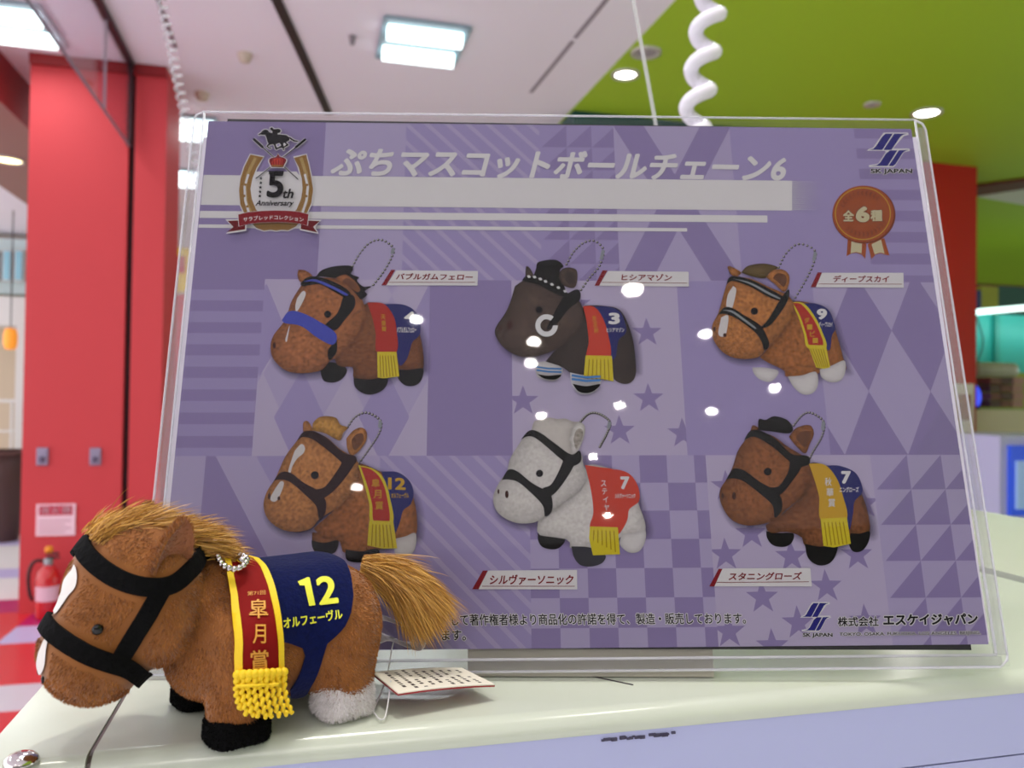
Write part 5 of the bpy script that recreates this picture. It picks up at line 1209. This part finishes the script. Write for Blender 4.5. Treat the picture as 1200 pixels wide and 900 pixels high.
    # fuzzy felt surface
def tree_of(o): 
    return BVHTree.FromPolygons([v.co[:] for v in o.data.vertices], [p.vertices[:] for p in o.data.polygons])

# blaze: two white patches on the front of the face, mirrored about the middle
def front_patch(name, near_px, zs_mid, mat, off=.035):
    pts = [np.array(hit(u, v)[0]) for u, v in near_px]; L = [(abs(p[1]), p[2]) for p in pts]
    out = [(y, z_) for y, z_ in L] + [(-y, z_) for y, z_ in L[::-1]]
    Vp, Tp, dd = cdt_patch(spline(out + [out[0]], 60)[:-1], .12); vs = []
    for y, z_ in Vp:
        r = BODY.ray_cast(Vector((12, float(y), float(z_))), Vector((-1, 0, 0))); p, nn = r[0], r[1]
        vs.append(p + nn * off)
    n_ = len(vs); bot = [p - Vector((.03, 0, 0)) for p in vs]
    o = obj(name, [tuple(v) for v in vs], Tp, mat, horse_e, smooth=True); return o
def face_patch(name, px, mat, off=.05, sp=3.0):
    Vp, Tp, dd = cdt_patch(spline(px + [px[0]], 40)[:-1], sp); vs = []
    for u, v in Vp:
        p, n_ = hit(float(u), float(v)); vs.append(p + n_ * off)
    return obj(name, [tuple(v) for v in vs], Tp, mat, horse_e, smooth=True)
bl1 = face_patch('blaze', [(86, 668), (89, 662), (92, 674), (90, 688), (82, 698), (72, 713), (66, 720), (65, 712), (73, 696), (77, 680)], M_blaze)
bl2 = face_patch('blaze', [(58, 750), (56, 762), (54, 780), (49, 790), (45, 784), (46, 770), (51, 756), (55, 748)], M_blaze)

# cloth patches wrapped round the trunk
ZA_ = 2.5
def cyl(p): return np.array([p[0], math.atan2(p[2] - ZA_, p[1]) * 2.0])
TRUNK_ONLY = None
fT = FLD.f
Vt, Ft = surf_nets(np.maximum(trunk, .12 - FLD.X[2]), FLD.lo, FLD.h)
TR = BVHTree.FromPolygons([tuple(v) for v in Vt], [tuple(q) for q in Ft])
def wrap(x, s, off):
    th = s / 2.0; d = Vector((0, math.cos(th), math.sin(th))); o = Vector((x, 0, ZA_)) + d * 6
    r = TR.ray_cast(o, -d)
    if r[0] is None:
        q = TR.find_nearest(Vector((x, 0, ZA_)) + d * 2.0); return np.array(q[0] + q[1] * off), np.array(q[1])
    return np.array(r[0] + d * off), np.array(d)
TOPT = {}
def cloth(name, near_out, mat, parent, off, th, sp=.16):
    """near side outline in (x, s); mirrored over the back"""
    top = math.pi * 2.0
    out = list(near_out) + [(x, top - s) for x, s in near_out[::-1]]
    Vp, Tp, dd = cdt_patch(out, sp); a = [wrap(x, s, off) for x, s in Vp]; lo = [p for p, d in a]; hi = [p + d * th for p, d in a]
    n_ = len(lo); cnt = {}
    for t in Tp:
        for i in range(3): e_ = (t[i], t[(i + 1) % 3]); cnt[e_] = 1
    fs = [tuple(t[::-1]) for t in Tp] + [tuple(i + n_ for i in t) for t in Tp] + [(a_, b_, b_ + n_, a_ + n_) for (a_, b_) in cnt if (b_, a_) not in cnt]
    o = obj(name, [tuple(p) for p in lo + hi], fs, mat, parent, smooth=True)
    try: o.data.set_sharp_from_angle(angle=math.radians(60))
    except Exception: pass
    TOPT[o.name] = BVHTree.FromPolygons([tuple(p) for p in hi], [tuple(t) for t in Tp])
    return o
def cpx(pts): return [tuple(cyl(np.array(hit(u, v, TR)[0]))) for u, v in pts]
# near outlines run from the top edge, down one side and back up the other
blanket_px = [(402, 663), (409, 680), (411, 700), (408, 718), (401, 733), (390, 744), (380, 752), (376, 764), (371, 780), (362, 798), (350, 810), (339, 810), (338, 803), (349, 785), (355, 766), (352, 757), (336, 752), (318, 748), (312, 720), (308, 690), (302, 668)]
bo = cpx(blanket_px); TOPS = math.pi
tx0, tx1 = bo[0][0], bo[-1][0]
bo = [(tx0 - .02, (bo[0][1] + TOPS) / 2)] + bo + [(tx1, (bo[-1][1] + TOPS) / 2)]
blanket = cloth('saddle_cloth', bo[::-1], M_navy, horse_e, .14, .06)
sash_l = [(262, 668), (264, 684), (267, 705), (269, 735), (270, 765), (271, 800)]; sash_r = [(328, 795), (328, 765), (326, 735), (321, 705), (314, 682), (304, 668)]
so_ = cpx(sash_l + sash_r)
so_ = [(so_[0][0] - .05, (so_[0][1] + TOPS) / 2)] + so_ + [(so_[-1][0] - .03, (so_[-1][1] + TOPS) / 2)]
sash = cloth('sash', so_, M_sash, horse_e, .24, .05, .14)
# yellow borders along both edges
SASH_T = TOPT[sash.name]
nl = len(sash_l); L_pts, R_pts = so_[:nl + 1], so_[nl + 1:]
for pts, dx in ((L_pts, -.17), (R_pts[::-1], .17)):
    chain_ = [(x, s_) for x, s_ in pts] + [(x + dx, s_) for x, s_ in pts[::-1]]
    cloth('yellow_border', chain_, M_yel, sash, .292, .03, .12)

def decal_text(body, quad, mat, parent, tree, bold, off=.02, name='lettering', mb=None):
    """lettering pressed onto a cloth; quad in picture points of the near side"""
    V, T = text_mesh(body, bold, 5); b = bmesh.new(); q = [np.array(p, float) for p in quad]
    cp = text_copies(V, bold); vv = [b.verts.new((x, y, float(cp[i]) * .002)) for i, (x, y) in enumerate(V)]
    for t in T:
        try: b.faces.new([vv[i] for i in t])
        except ValueError: pass
    asp = np.linalg.norm(q[1] - q[0]) / np.linalg.norm(q[3] - q[0])
    for _ in range(3):
        el = [e_ for e_ in b.edges if ((e_.verts[0].co.x - e_.verts[1].co.x) * asp) ** 2 + (e_.verts[0].co.y - e_.verts[1].co.y) ** 2 > .16]
        if el: bmesh.ops.subdivide_edges(b, edges=el, cuts=1); bmesh.ops.triangulate(b, faces=b.faces[:])
    for v in b.verts:
        x, y, zz = v.co.x, v.co.y, v.co.z; p = (1 - x) * (1 - y) * q[0] + x * (1 - y) * q[1] + x * y * q[2] + (1 - x) * y * q[3]
        r = hit(p[0], p[1], tree); v.co = r[0] + r[1] * (off + zz)
    m = mb or MB(); m.bm(b)
    return m
BL_T = TOPT[blanket.name]
m = MB()
decal_text('2', [(374, 709.5), (397, 707), (392, 674), (369, 677)], M_lime, blanket, BL_T, .03, mb=m)
Vp, Tp, dd = cdt_patch([(348.7, 682), (360, 677), (362.6, 677.5), (369.3, 709.3), (362, 710.4), (356.7, 686.7), (351, 686.4)], 1.6)
m.add([tuple(h_[0] + h_[1] * .024) for h_ in (hit(float(u), float(v), BL_T) for u, v in Vp)], Tp); m.build('number', M_lime, blanket)
decal_text('オルフェーヴル', [(332, 737), (402, 725), (400, 713), (331, 724)], M_lime, blanket, BL_T, .028).build('lettering', M_lime, blanket)
m = MB()
for ch, q in (('第71回', [(290, 698.5), (311, 697), (311, 692), (290, 693.5)]), ('皐', [(292, 725), (314, 725), (313, 702), (292, 703)]), ('月', [(296, 754), (311, 754), (311, 732), (296, 732)]), ('賞', [(293, 788), (315, 786), (314, 761), (293, 762)])):
    decal_text(ch, q, M_gpr, sash, SASH_T, .0 if len(ch) > 1 else .012, mb=m)
m.build('lettering', M_gpr, sash)

# fringe of twisted cords
m = MB()
xs_ = np.linspace(276, 330, 9)
for k, u in enumerate(xs_):
    fr = k / 8; p0 = np.array(hit(u, 791 - 3 * fr, SASH_T)[0]) + np.array([0, .13, 0])
    ue = 284 + 59 * fr ** 1.1 + random.uniform(-1, 1); ve = 836 + 6 * math.sin(fr * 3) - (4 if k == 0 else 0)
    pm_ = hp(u + 1 + 2 * fr, 808 - 2 * fr, p0[1] + .05); pe = hp(ue, ve, p0[1] + .12); pq = hp(u * .5 + ue * .5, 823, p0[1] + .12)
    P = spline([p0, pm_, pq, pe], 46); ph = random.random() * 6
    rad = [.045 + .028 * abs(math.sin(i * .75 + ph)) if i > 6 else .085 for i in range(46)]; rad[-1] = .03
    off = np.array([[.022 * math.sin(i * .75 + ph), .022 * math.cos(i * .75 + ph), 0] for i in range(46)]); m.tube(P + off, rad, 7)
    m.ell(tuple(p0 + np.array([0, .02, .05])), (.125, .1, .12), 0, 10, 8)
pr_ = [np.array(hit(u, 803 - (u - 279) * .05, SASH_T if False else None)[0]) for u in (279, 332)]
row = [hp(u, 804 - (u - 279) * .04, np.array(hit(u, 790, SASH_T)[0])[1] + .22) for u in np.linspace(277, 334, 8)]
m.tube(spline(row, 30), .05, 6); m.build('fringe', M_yel, sash, smooth=True)

# hooves and white sock
EXC = [tree_of(o) for o in felt + [bl1, bl2, blanket, sash]]
def leg_end(name, c, r, ht, mat, n, L, tones=(0, 1)):
    fl = Field((c[0] - 1.4, c[1] - 1.4, -.1), (c[0] + 1.4, c[1] + 1.4, ht + .5), .08)
    g = np.maximum(fl.rbox((c[0], c[1], ht * .5), (r, r * .96, ht * .5), min(ht * .42, .5)), fl.cap((c[0], c[1], 0), (c[0], c[1], ht), r, r * .97))
    v, q = surf_nets(g, fl.lo, fl.h); P, N = sample(v, q, n); keep = P[:, 2] > .06; P, N = P[keep], N[keep]
    D = unit(N + np.array([0, 0, -.5])); fb = fibres(P, D, np.full(len(P), L) * RNG.uniform(.6, 1.2, len(P)), np.full(len(P), .022), droop=np.array([0, 0, -.3]))
    fb[0][:, 2] = np.maximum(fb[0][:, 2], 0.005)
    return fur_mesh(name, (v, q), fb, mat, horse_e, RNG.random(len(P)), .4), BVHTree.FromPolygons([tuple(x) for x in v], [tuple(x) for x in q])
LEGS = []
for nm, c, r, ht, mt, L in (('hoof', (1.55, 1.55), .86, .72, M_black, .06), ('hoof', (1.55, -1.6), .86, .72, M_black, .06), ('sock', (-1.5, 1.5), .86, 1.08, M_wfur, .13), ('sock', (-1.5, -1.5), .86, 1.08, M_wfur, .13)):
    o, t_ = leg_end(nm, c, r, ht, mt, 7000, L); LEGS.append(t_)
    o['label'] = 'black plush hoof' if nm == 'hoof' else 'white plush sock'

# body with its pile
NB = 95000
P, N = sample(bV, bF, NB)
ok_ = np.ones(len(P), bool)
for i, p in enumerate(P):
    vp = Vector(p)
    if p[2] < .25: ok_[i] = False; continue
    for t_ in EXC:
        q = t_.find_nearest(vp, .17)
        if q[0] is not None: ok_[i] = False; break
P, N = P[ok_], N[ok_]
hd = np.clip((P[:, 0] - 2.4) / .6, 0, 1)[:, None]
lean = (1 - hd) * np.array([-.5, 0, -.75]) + hd * np.array([.1, 0, -.75])
cl = np.stack([np.sin(P[:, 1] * 5.1 + P[:, 2] * 3.7), np.sin(P[:, 0] * 4.3 + P[:, 2] * 4.9), np.sin(P[:, 0] * 5.7 + P[:, 1] * 3.1)], 1) * .35
fb = fibres(P, N * .8 + lean + cl, RNG.uniform(.06, .115, len(P)), np.full(len(P), .02), droop=np.array([0, 0, -.3]), noise=.2)
tn = np.clip(.45 + .25 * np.sin(P[:, 0] * 6 + np.sin(P[:, 2] * 5)) * np.sin(P[:, 2] * 7) + RNG.normal(0, .2, len(P)), 0, 1)
body_o = fur_mesh('body', (bV, bF), fb, M_fur, horse_e, tn, .25)

# ears
def ear(sgn):
    base = np.array([3.05, 1.0 * sgn, 4.95]); tip = np.array([2.5, 1.25 * sgn, 6.2])
    if sgn > 0:
        q0, q1 = np.array(hit(172, 668)[0]), np.array(hit(224, 664)[0]); base = (q0 + q1) / 2 + np.array([0, .05, 0]); tip = hp(217, 609, base[1] + .2)
    else: base = mir(base_n); tip = mir(tip_n)
    ax = tip - base; Ln = np.linalg.norm(ax); ax /= Ln; nrm = np.array([-.55, .8 * sgn, .15]); nrm -= ax * (nrm @ ax); nrm /= np.linalg.norm(nrm); wv = np.cross(ax, nrm)
    nu, nw = 14, 11; outer = []; inner = []
    for i in range(nu):
        t = i / (nu - 1); wd = .66 * (1 - t ** 2.6) * (1 - .25 * (1 - t)) + .03 if t < .98 else .02
        for j in range(nw):
            s = -1 + 2 * j / (nw - 1); c = base + ax * (Ln * (t * 1.1 - .1)) + wv * (wd * s)
            bulge = .42 * (1 - s * s) * (1 - t * .75)
            outer.append(c - nrm * (bulge + .06)); inner.append(c - nrm * (bulge * .62) + nrm * .06)
    V = np.array(outer + inner); n_ = nu * nw
    fo = [[i * nw + j, i * nw + j + 1, (i + 1) * nw + j + 1, (i + 1) * nw + j] for i in range(nu - 1) for j in range(nw - 1)]
    fi = [[n_ + a for a in q[::-1]] for q in fo]
    rim = [k * nw for k in range(nu)] + [(nu - 1) * nw + j for j in range(1, nw)] + [k * nw + nw - 1 for k in range(nu - 2, -1, -1)]
    fr = [[rim[i], rim[i + 1], rim[i + 1] + n_, rim[i] + n_] for i in range(len(rim) - 1)]
    if sgn < 0: fo = [q[::-1] for q in fo]; fi = [q[::-1] for q in fi]; fr = [q[::-1] for q in fr]
    Po, No = sample(V, fo + fr, 2600); No = np.where(((No * (Po - (base + ax * Ln * .5)))).sum(1, keepdims=True) > 0, No, -No)
    fb = fibres(Po, No * .7 + ax * .8, RNG.uniform(.09, .16, len(Po)), np.full(len(Po), .026))
    o = fur_mesh('ear', (V[:], fo + fr + fi), fb, M_fur, horse_e, np.clip(RNG.normal(.45, .22, len(Po)), 0, 1), .35)
    Pi, Ni = sample(V, fi, 900); Ni = np.where((Ni @ nrm)[:, None] > 0, Ni, -Ni); fb = fibres(Pi, Ni * .5 + ax, RNG.uniform(.06, .1, len(Pi)), np.full(len(Pi), .02))
    Vi = np.array(inner) + nrm * .012
    li = fur_mesh('ear_lining', (Vi, [[a - n_ for a in q] for q in fi]), fb, M_ear, o, RNG.random(len(Pi)), .4)
    return base, tip
base_n, tip_n = None, None
base_n, tip_n = ear(1); ear(-1)

# eyes, nostrils
def bead(name, u, v, r, mat, sgn=1, sq=(1, .6, 1)):
    p, n_ = hit(u, v); p = np.array(p + n_ * .06); p = p if sgn > 0 else mir(p)
    m = MB(); m.ell(tuple(p), (r * sq[0], r * sq[1], r * sq[2]), 0, 16, 10); return m.build(name, mat, horse_e, smooth=True)
for s in (1, -1): bead('eye', 115.5, 737, .135, M_bead, s)
for s in (1, -1): bead('nostril', 53, 795, .05, M_bead, s, (.7, .7, 2.0))

# mane and tail
def strands(name, roots, dirs, Ls, wd, mat, droop, noise=.18, seg=5):
    n = len(roots); D = unit(dirs + RNG.normal(0, noise, (n, 3))); P = roots.copy(); rows = [P.copy()]; Ds = [D.copy()]
    for k in range(seg):
        D = unit(D + droop / seg + RNG.normal(0, noise * .25, (n, 3))); P = P + D * (Ls[:, None] / seg); rows.append(P.copy()); Ds.append(D.copy())
    sd = unit(np.cross(Ds[0], RNG.normal(0, 1, (n, 3)))); V = []; W_ = wd * np.array([1, 1, .95, .85, .6, .08][:seg + 1])
    for k in range(seg + 1): V += [rows[k] - sd * W_[k] / 2, rows[k] + sd * W_[k] / 2]
    V = np.stack(V, 1).reshape(-1, 3); m_ = 2 * (seg + 1); i = np.arange(n) * m_
    F = np.concatenate([np.stack([i + 2 * k, i + 2 * k + 1, i + 2 * k + 3, i + 2 * k + 2], 1) for k in range(seg)])
    tn = np.clip(RNG.normal(.5, .25, n), 0, 1)
    o = obj(name, V, F.tolist(), mat, horse_e, smooth=True); a = o.data.attributes.new('tone', 'FLOAT', 'POINT'); a.data.foreach_set('value', np.repeat(tn, m_).astype(np.float32)); return o
# mane: roots on the crest from the forelock to the withers
crest = [hp(108, 628, 0.2), hp(130, 622, .3), hp(160, 622, .35), hp(190, 628, .3), hp(215, 632, .25), hp(240, 640, .2), hp(262, 650, .2)]
cr = spline(crest, 200); n = 11000; k = RNG.integers(0, 200, n); t = k / 199.0
R1_ = cr[k] + np.stack([RNG.normal(0, .08, n), np.clip(RNG.normal(-.1, .4, n), -.9, .55), RNG.normal(0, .1, n)], 1)
dirs = np.stack([-.85 - .1 * t, RNG.normal(.0, .12, n), .62 - .55 * t + RNG.normal(0, .1, n)], 1)
dirs[t < .12] += np.array([.35, 0, -.05])
Ls = RNG.uniform(.5, 1.35, n) * np.where(t < .1, .6, 1.0) * np.where(t > .75, .6, 1.0)
mane = strands('mane', R1_, dirs, Ls, .02, M_gold, np.array([-.35, 0, -.5]), .14)
# tail: a tapering brush
rootc = hp(424, 662, .0); mid = hp(474, 683, .8); tip = hp(518, 735, 1.4)
n = 11000; t0 = RNG.random(n); bb = RNG.random(n)
core = spline([rootc, hp(447, 665, .4), mid, hp(500, 712, 1.2), tip], 100)
s0 = (t0 * .62 * 99).astype(int); base_p = core[s0]; dirs = unit(core[np.minimum(s0 + 25, 99)] - core[np.maximum(s0 - 5, 0)])
perp = RNG.normal(0, 1, (n, 3)); perp -= dirs * (perp * dirs).sum(1, keepdims=True); perp = unit(perp) * np.sqrt(RNG.random(n))[:, None]
rad = .32 + .27 * np.sin(np.clip(t0 * .62 / .7, 0, 1) * math.pi * .6)
roots = base_p + perp * rad[:, None]
tail = strands('tail', roots, dirs + perp * .2 + np.array([0, 0, -.05]), RNG.uniform(.9, 1.75, n), .02, M_gold, np.array([0, 0, -.25]), .14)

# ball chain on the withers, care label and hang tag
m = MB(); ring = [hp(255, 652, .9), hp(258, 659, 1.1), hp(266, 665, 1.3), hp(276, 667, 1.35), hp(285, 663, 1.3), hp(289, 656, 1.1), hp(284, 651, .8), hp(273, 650, .6), hp(263, 651, .6)]
for p in spline(ring, 16): m.ell(tuple(p), (.092, .092, .092), 0, 12, 8)
m.build('ball_chain', M_silver, horse_e, smooth=True)
m = MB(); m.tube([hp(279, 655, .95), hp(287, 657, 1.2)], .1, 12); m.build('chain_clasp', M_silver, horse_e, smooth=True)
M_paper = material('tag paper', C(232, 226, 210), .6); M_tred = material('tag red', C(150, 30, 34), .5); M_pr = material('tag print', C(70, 60, 56), .6); M_clr = material('care label cloth', C(214, 210, 214), .7)
# folded hang tag: world points from its four picture corners and heights over the counter
def hz(u, v, h):
    w_ = onz(u, v, CZ + h); r = w_ - HO; return np.array([r @ HF, r @ HL, r[2]]) / HS
A, B, Cc, D_ = hz(468, 805, .0098), hz(580, 803, .0050), hz(541, 783.5, .0050), hz(437, 781, .0105)
upn = np.cross(B - A, D_ - A); upn /= np.linalg.norm(upn); upn *= 1 if upn[2] > 0 else -1
def tg(s, t, h=0): return (1 - s) * (1 - t) * A + s * (1 - t) * B + s * t * Cc + (1 - s) * t * D_ + upn * (h - .10 * (1 - s) ** 2 * 2)
tagm = MB(); gx, gy = 12, 6; vs = [tg(i / gx, j / gy, h) for h in (0, .03) for i in range(gx + 1) for j in range(gy + 1)]; nn_ = (gx + 1) * (gy + 1)
fs = []
for i in range(gx):
    for j in range(gy):
        q = (i * (gy + 1) + j, (i + 1) * (gy + 1) + j, (i + 1) * (gy + 1) + j + 1, i * (gy + 1) + j + 1); fs += [q[::-1], tuple(a + nn_ for a in q)]
bd = [i * (gy + 1) for i in range(gx + 1)] + [gx * (gy + 1) + j for j in range(1, gy + 1)] + [i * (gy + 1) + gy for i in range(gx - 1, -1, -1)] + [j for j in range(gy - 1, 0, -1)]
fs += [(bd[i], bd[(i + 1) % len(bd)], bd[(i + 1) % len(bd)] + nn_, bd[i] + nn_) for i in range(len(bd))]
tagm.add(vs, fs); ht_ = tagm.build('hang_tag', M_paper, horse_e)
m = MB(); vs = [tg(i / gx, j, h) for h in (-.05, -.005) for i in range(gx + 1) for j in (0, 1)]
for i in range(gx):
    a = 2 * i; m_ = 2 * (gx + 1)
    m.add([vs[a], vs[a + 2], vs[a + 3], vs[a + 1], vs[m_ + a], vs[m_ + a + 2], vs[m_ + a + 3], vs[m_ + a + 1]], [(0, 3, 2, 1), (4, 5, 6, 7), (0, 1, 5, 4), (2, 3, 7, 6)] + ([(3, 0, 4, 7)] if i == 0 else []) + ([(1, 2, 6, 5)] if i == gx - 1 else []))
m.build('red_cover', M_tred, ht_)
m = MB()
for j in range(9):
    s0 = .1 + j * .095
    t_ = .1
    while t_ < .88:
        l_ = random.uniform(.03, .09)
        if random.random() < .82: m.add([tg(s0, t_, .033), tg(s0 + .035, t_, .033), tg(s0 + .035, t_ + l_, .033), tg(s0, t_ + l_, .033)], [(0, 1, 2, 3)])
        t_ += l_ + .035
m.build('tag_print', M_pr, ht_)
M_string = material('clear string', C(220, 220, 220), .3)
m = MB(); m.tube(spline([hp(462, 748, .3), hp(459, 762, .6), hp(455, 785, .9), hp(448, 808, 1.0), hz(436, 834, .001), hz(433, 826, .0015), hz(444, 842, .001), hz(452, 838, .002), tg(.06, .5, .05)], 60), .022, 5)
m.build('string', M_string, horse_e, smooth=True)
m = MB(); cl_ = [(437, 722, .0), (450, 724, .25), (470, 732, .5), (492, 745, .6), (486, 758, .55), (466, 752, .4), (450, 746, .2), (438, 750, 0)]
a = spline([hp(u, v, y) for u, v, y in cl_], 28); vs = []
for p in a: vs += [p + np.array([0, -.35, .05]), p + np.array([0, .35, -.05]), p + np.array([.02, .35, -.03]), p + np.array([.02, -.35, .07])]
fs = [(4 * i + j, 4 * i + (j + 1) % 4, 4 * i + 4 + (j + 1) % 4, 4 * i + 4 + j) for i in range(27) for j in range(4)] + [(0, 1, 2, 3), (111, 110, 109, 108)]
m.add(vs, fs); cl_o = m.build('care_label', M_clr, horse_e)
m = MB()
for i in range(3, 22, 2):
    for k in range(3):
        if random.random() < .8:
            p, q = a[i], a[i + 1]; t0_ = -.28 + k * .19; o_ = np.array([-.01, 0, .012])
            m.add([p + np.array([0, t0_, -.05 * t0_ / .35]) + o_, q + np.array([0, t0_, -.05 * t0_ / .35]) + o_, q + np.array([0, t0_ + .09, -.05 * t0_ / .35]) + o_, p + np.array([0, t0_ + .09, -.05 * t0_ / .35]) + o_], [(0, 1, 2, 3)])
m.build('label_print', M_pr, cl_o)
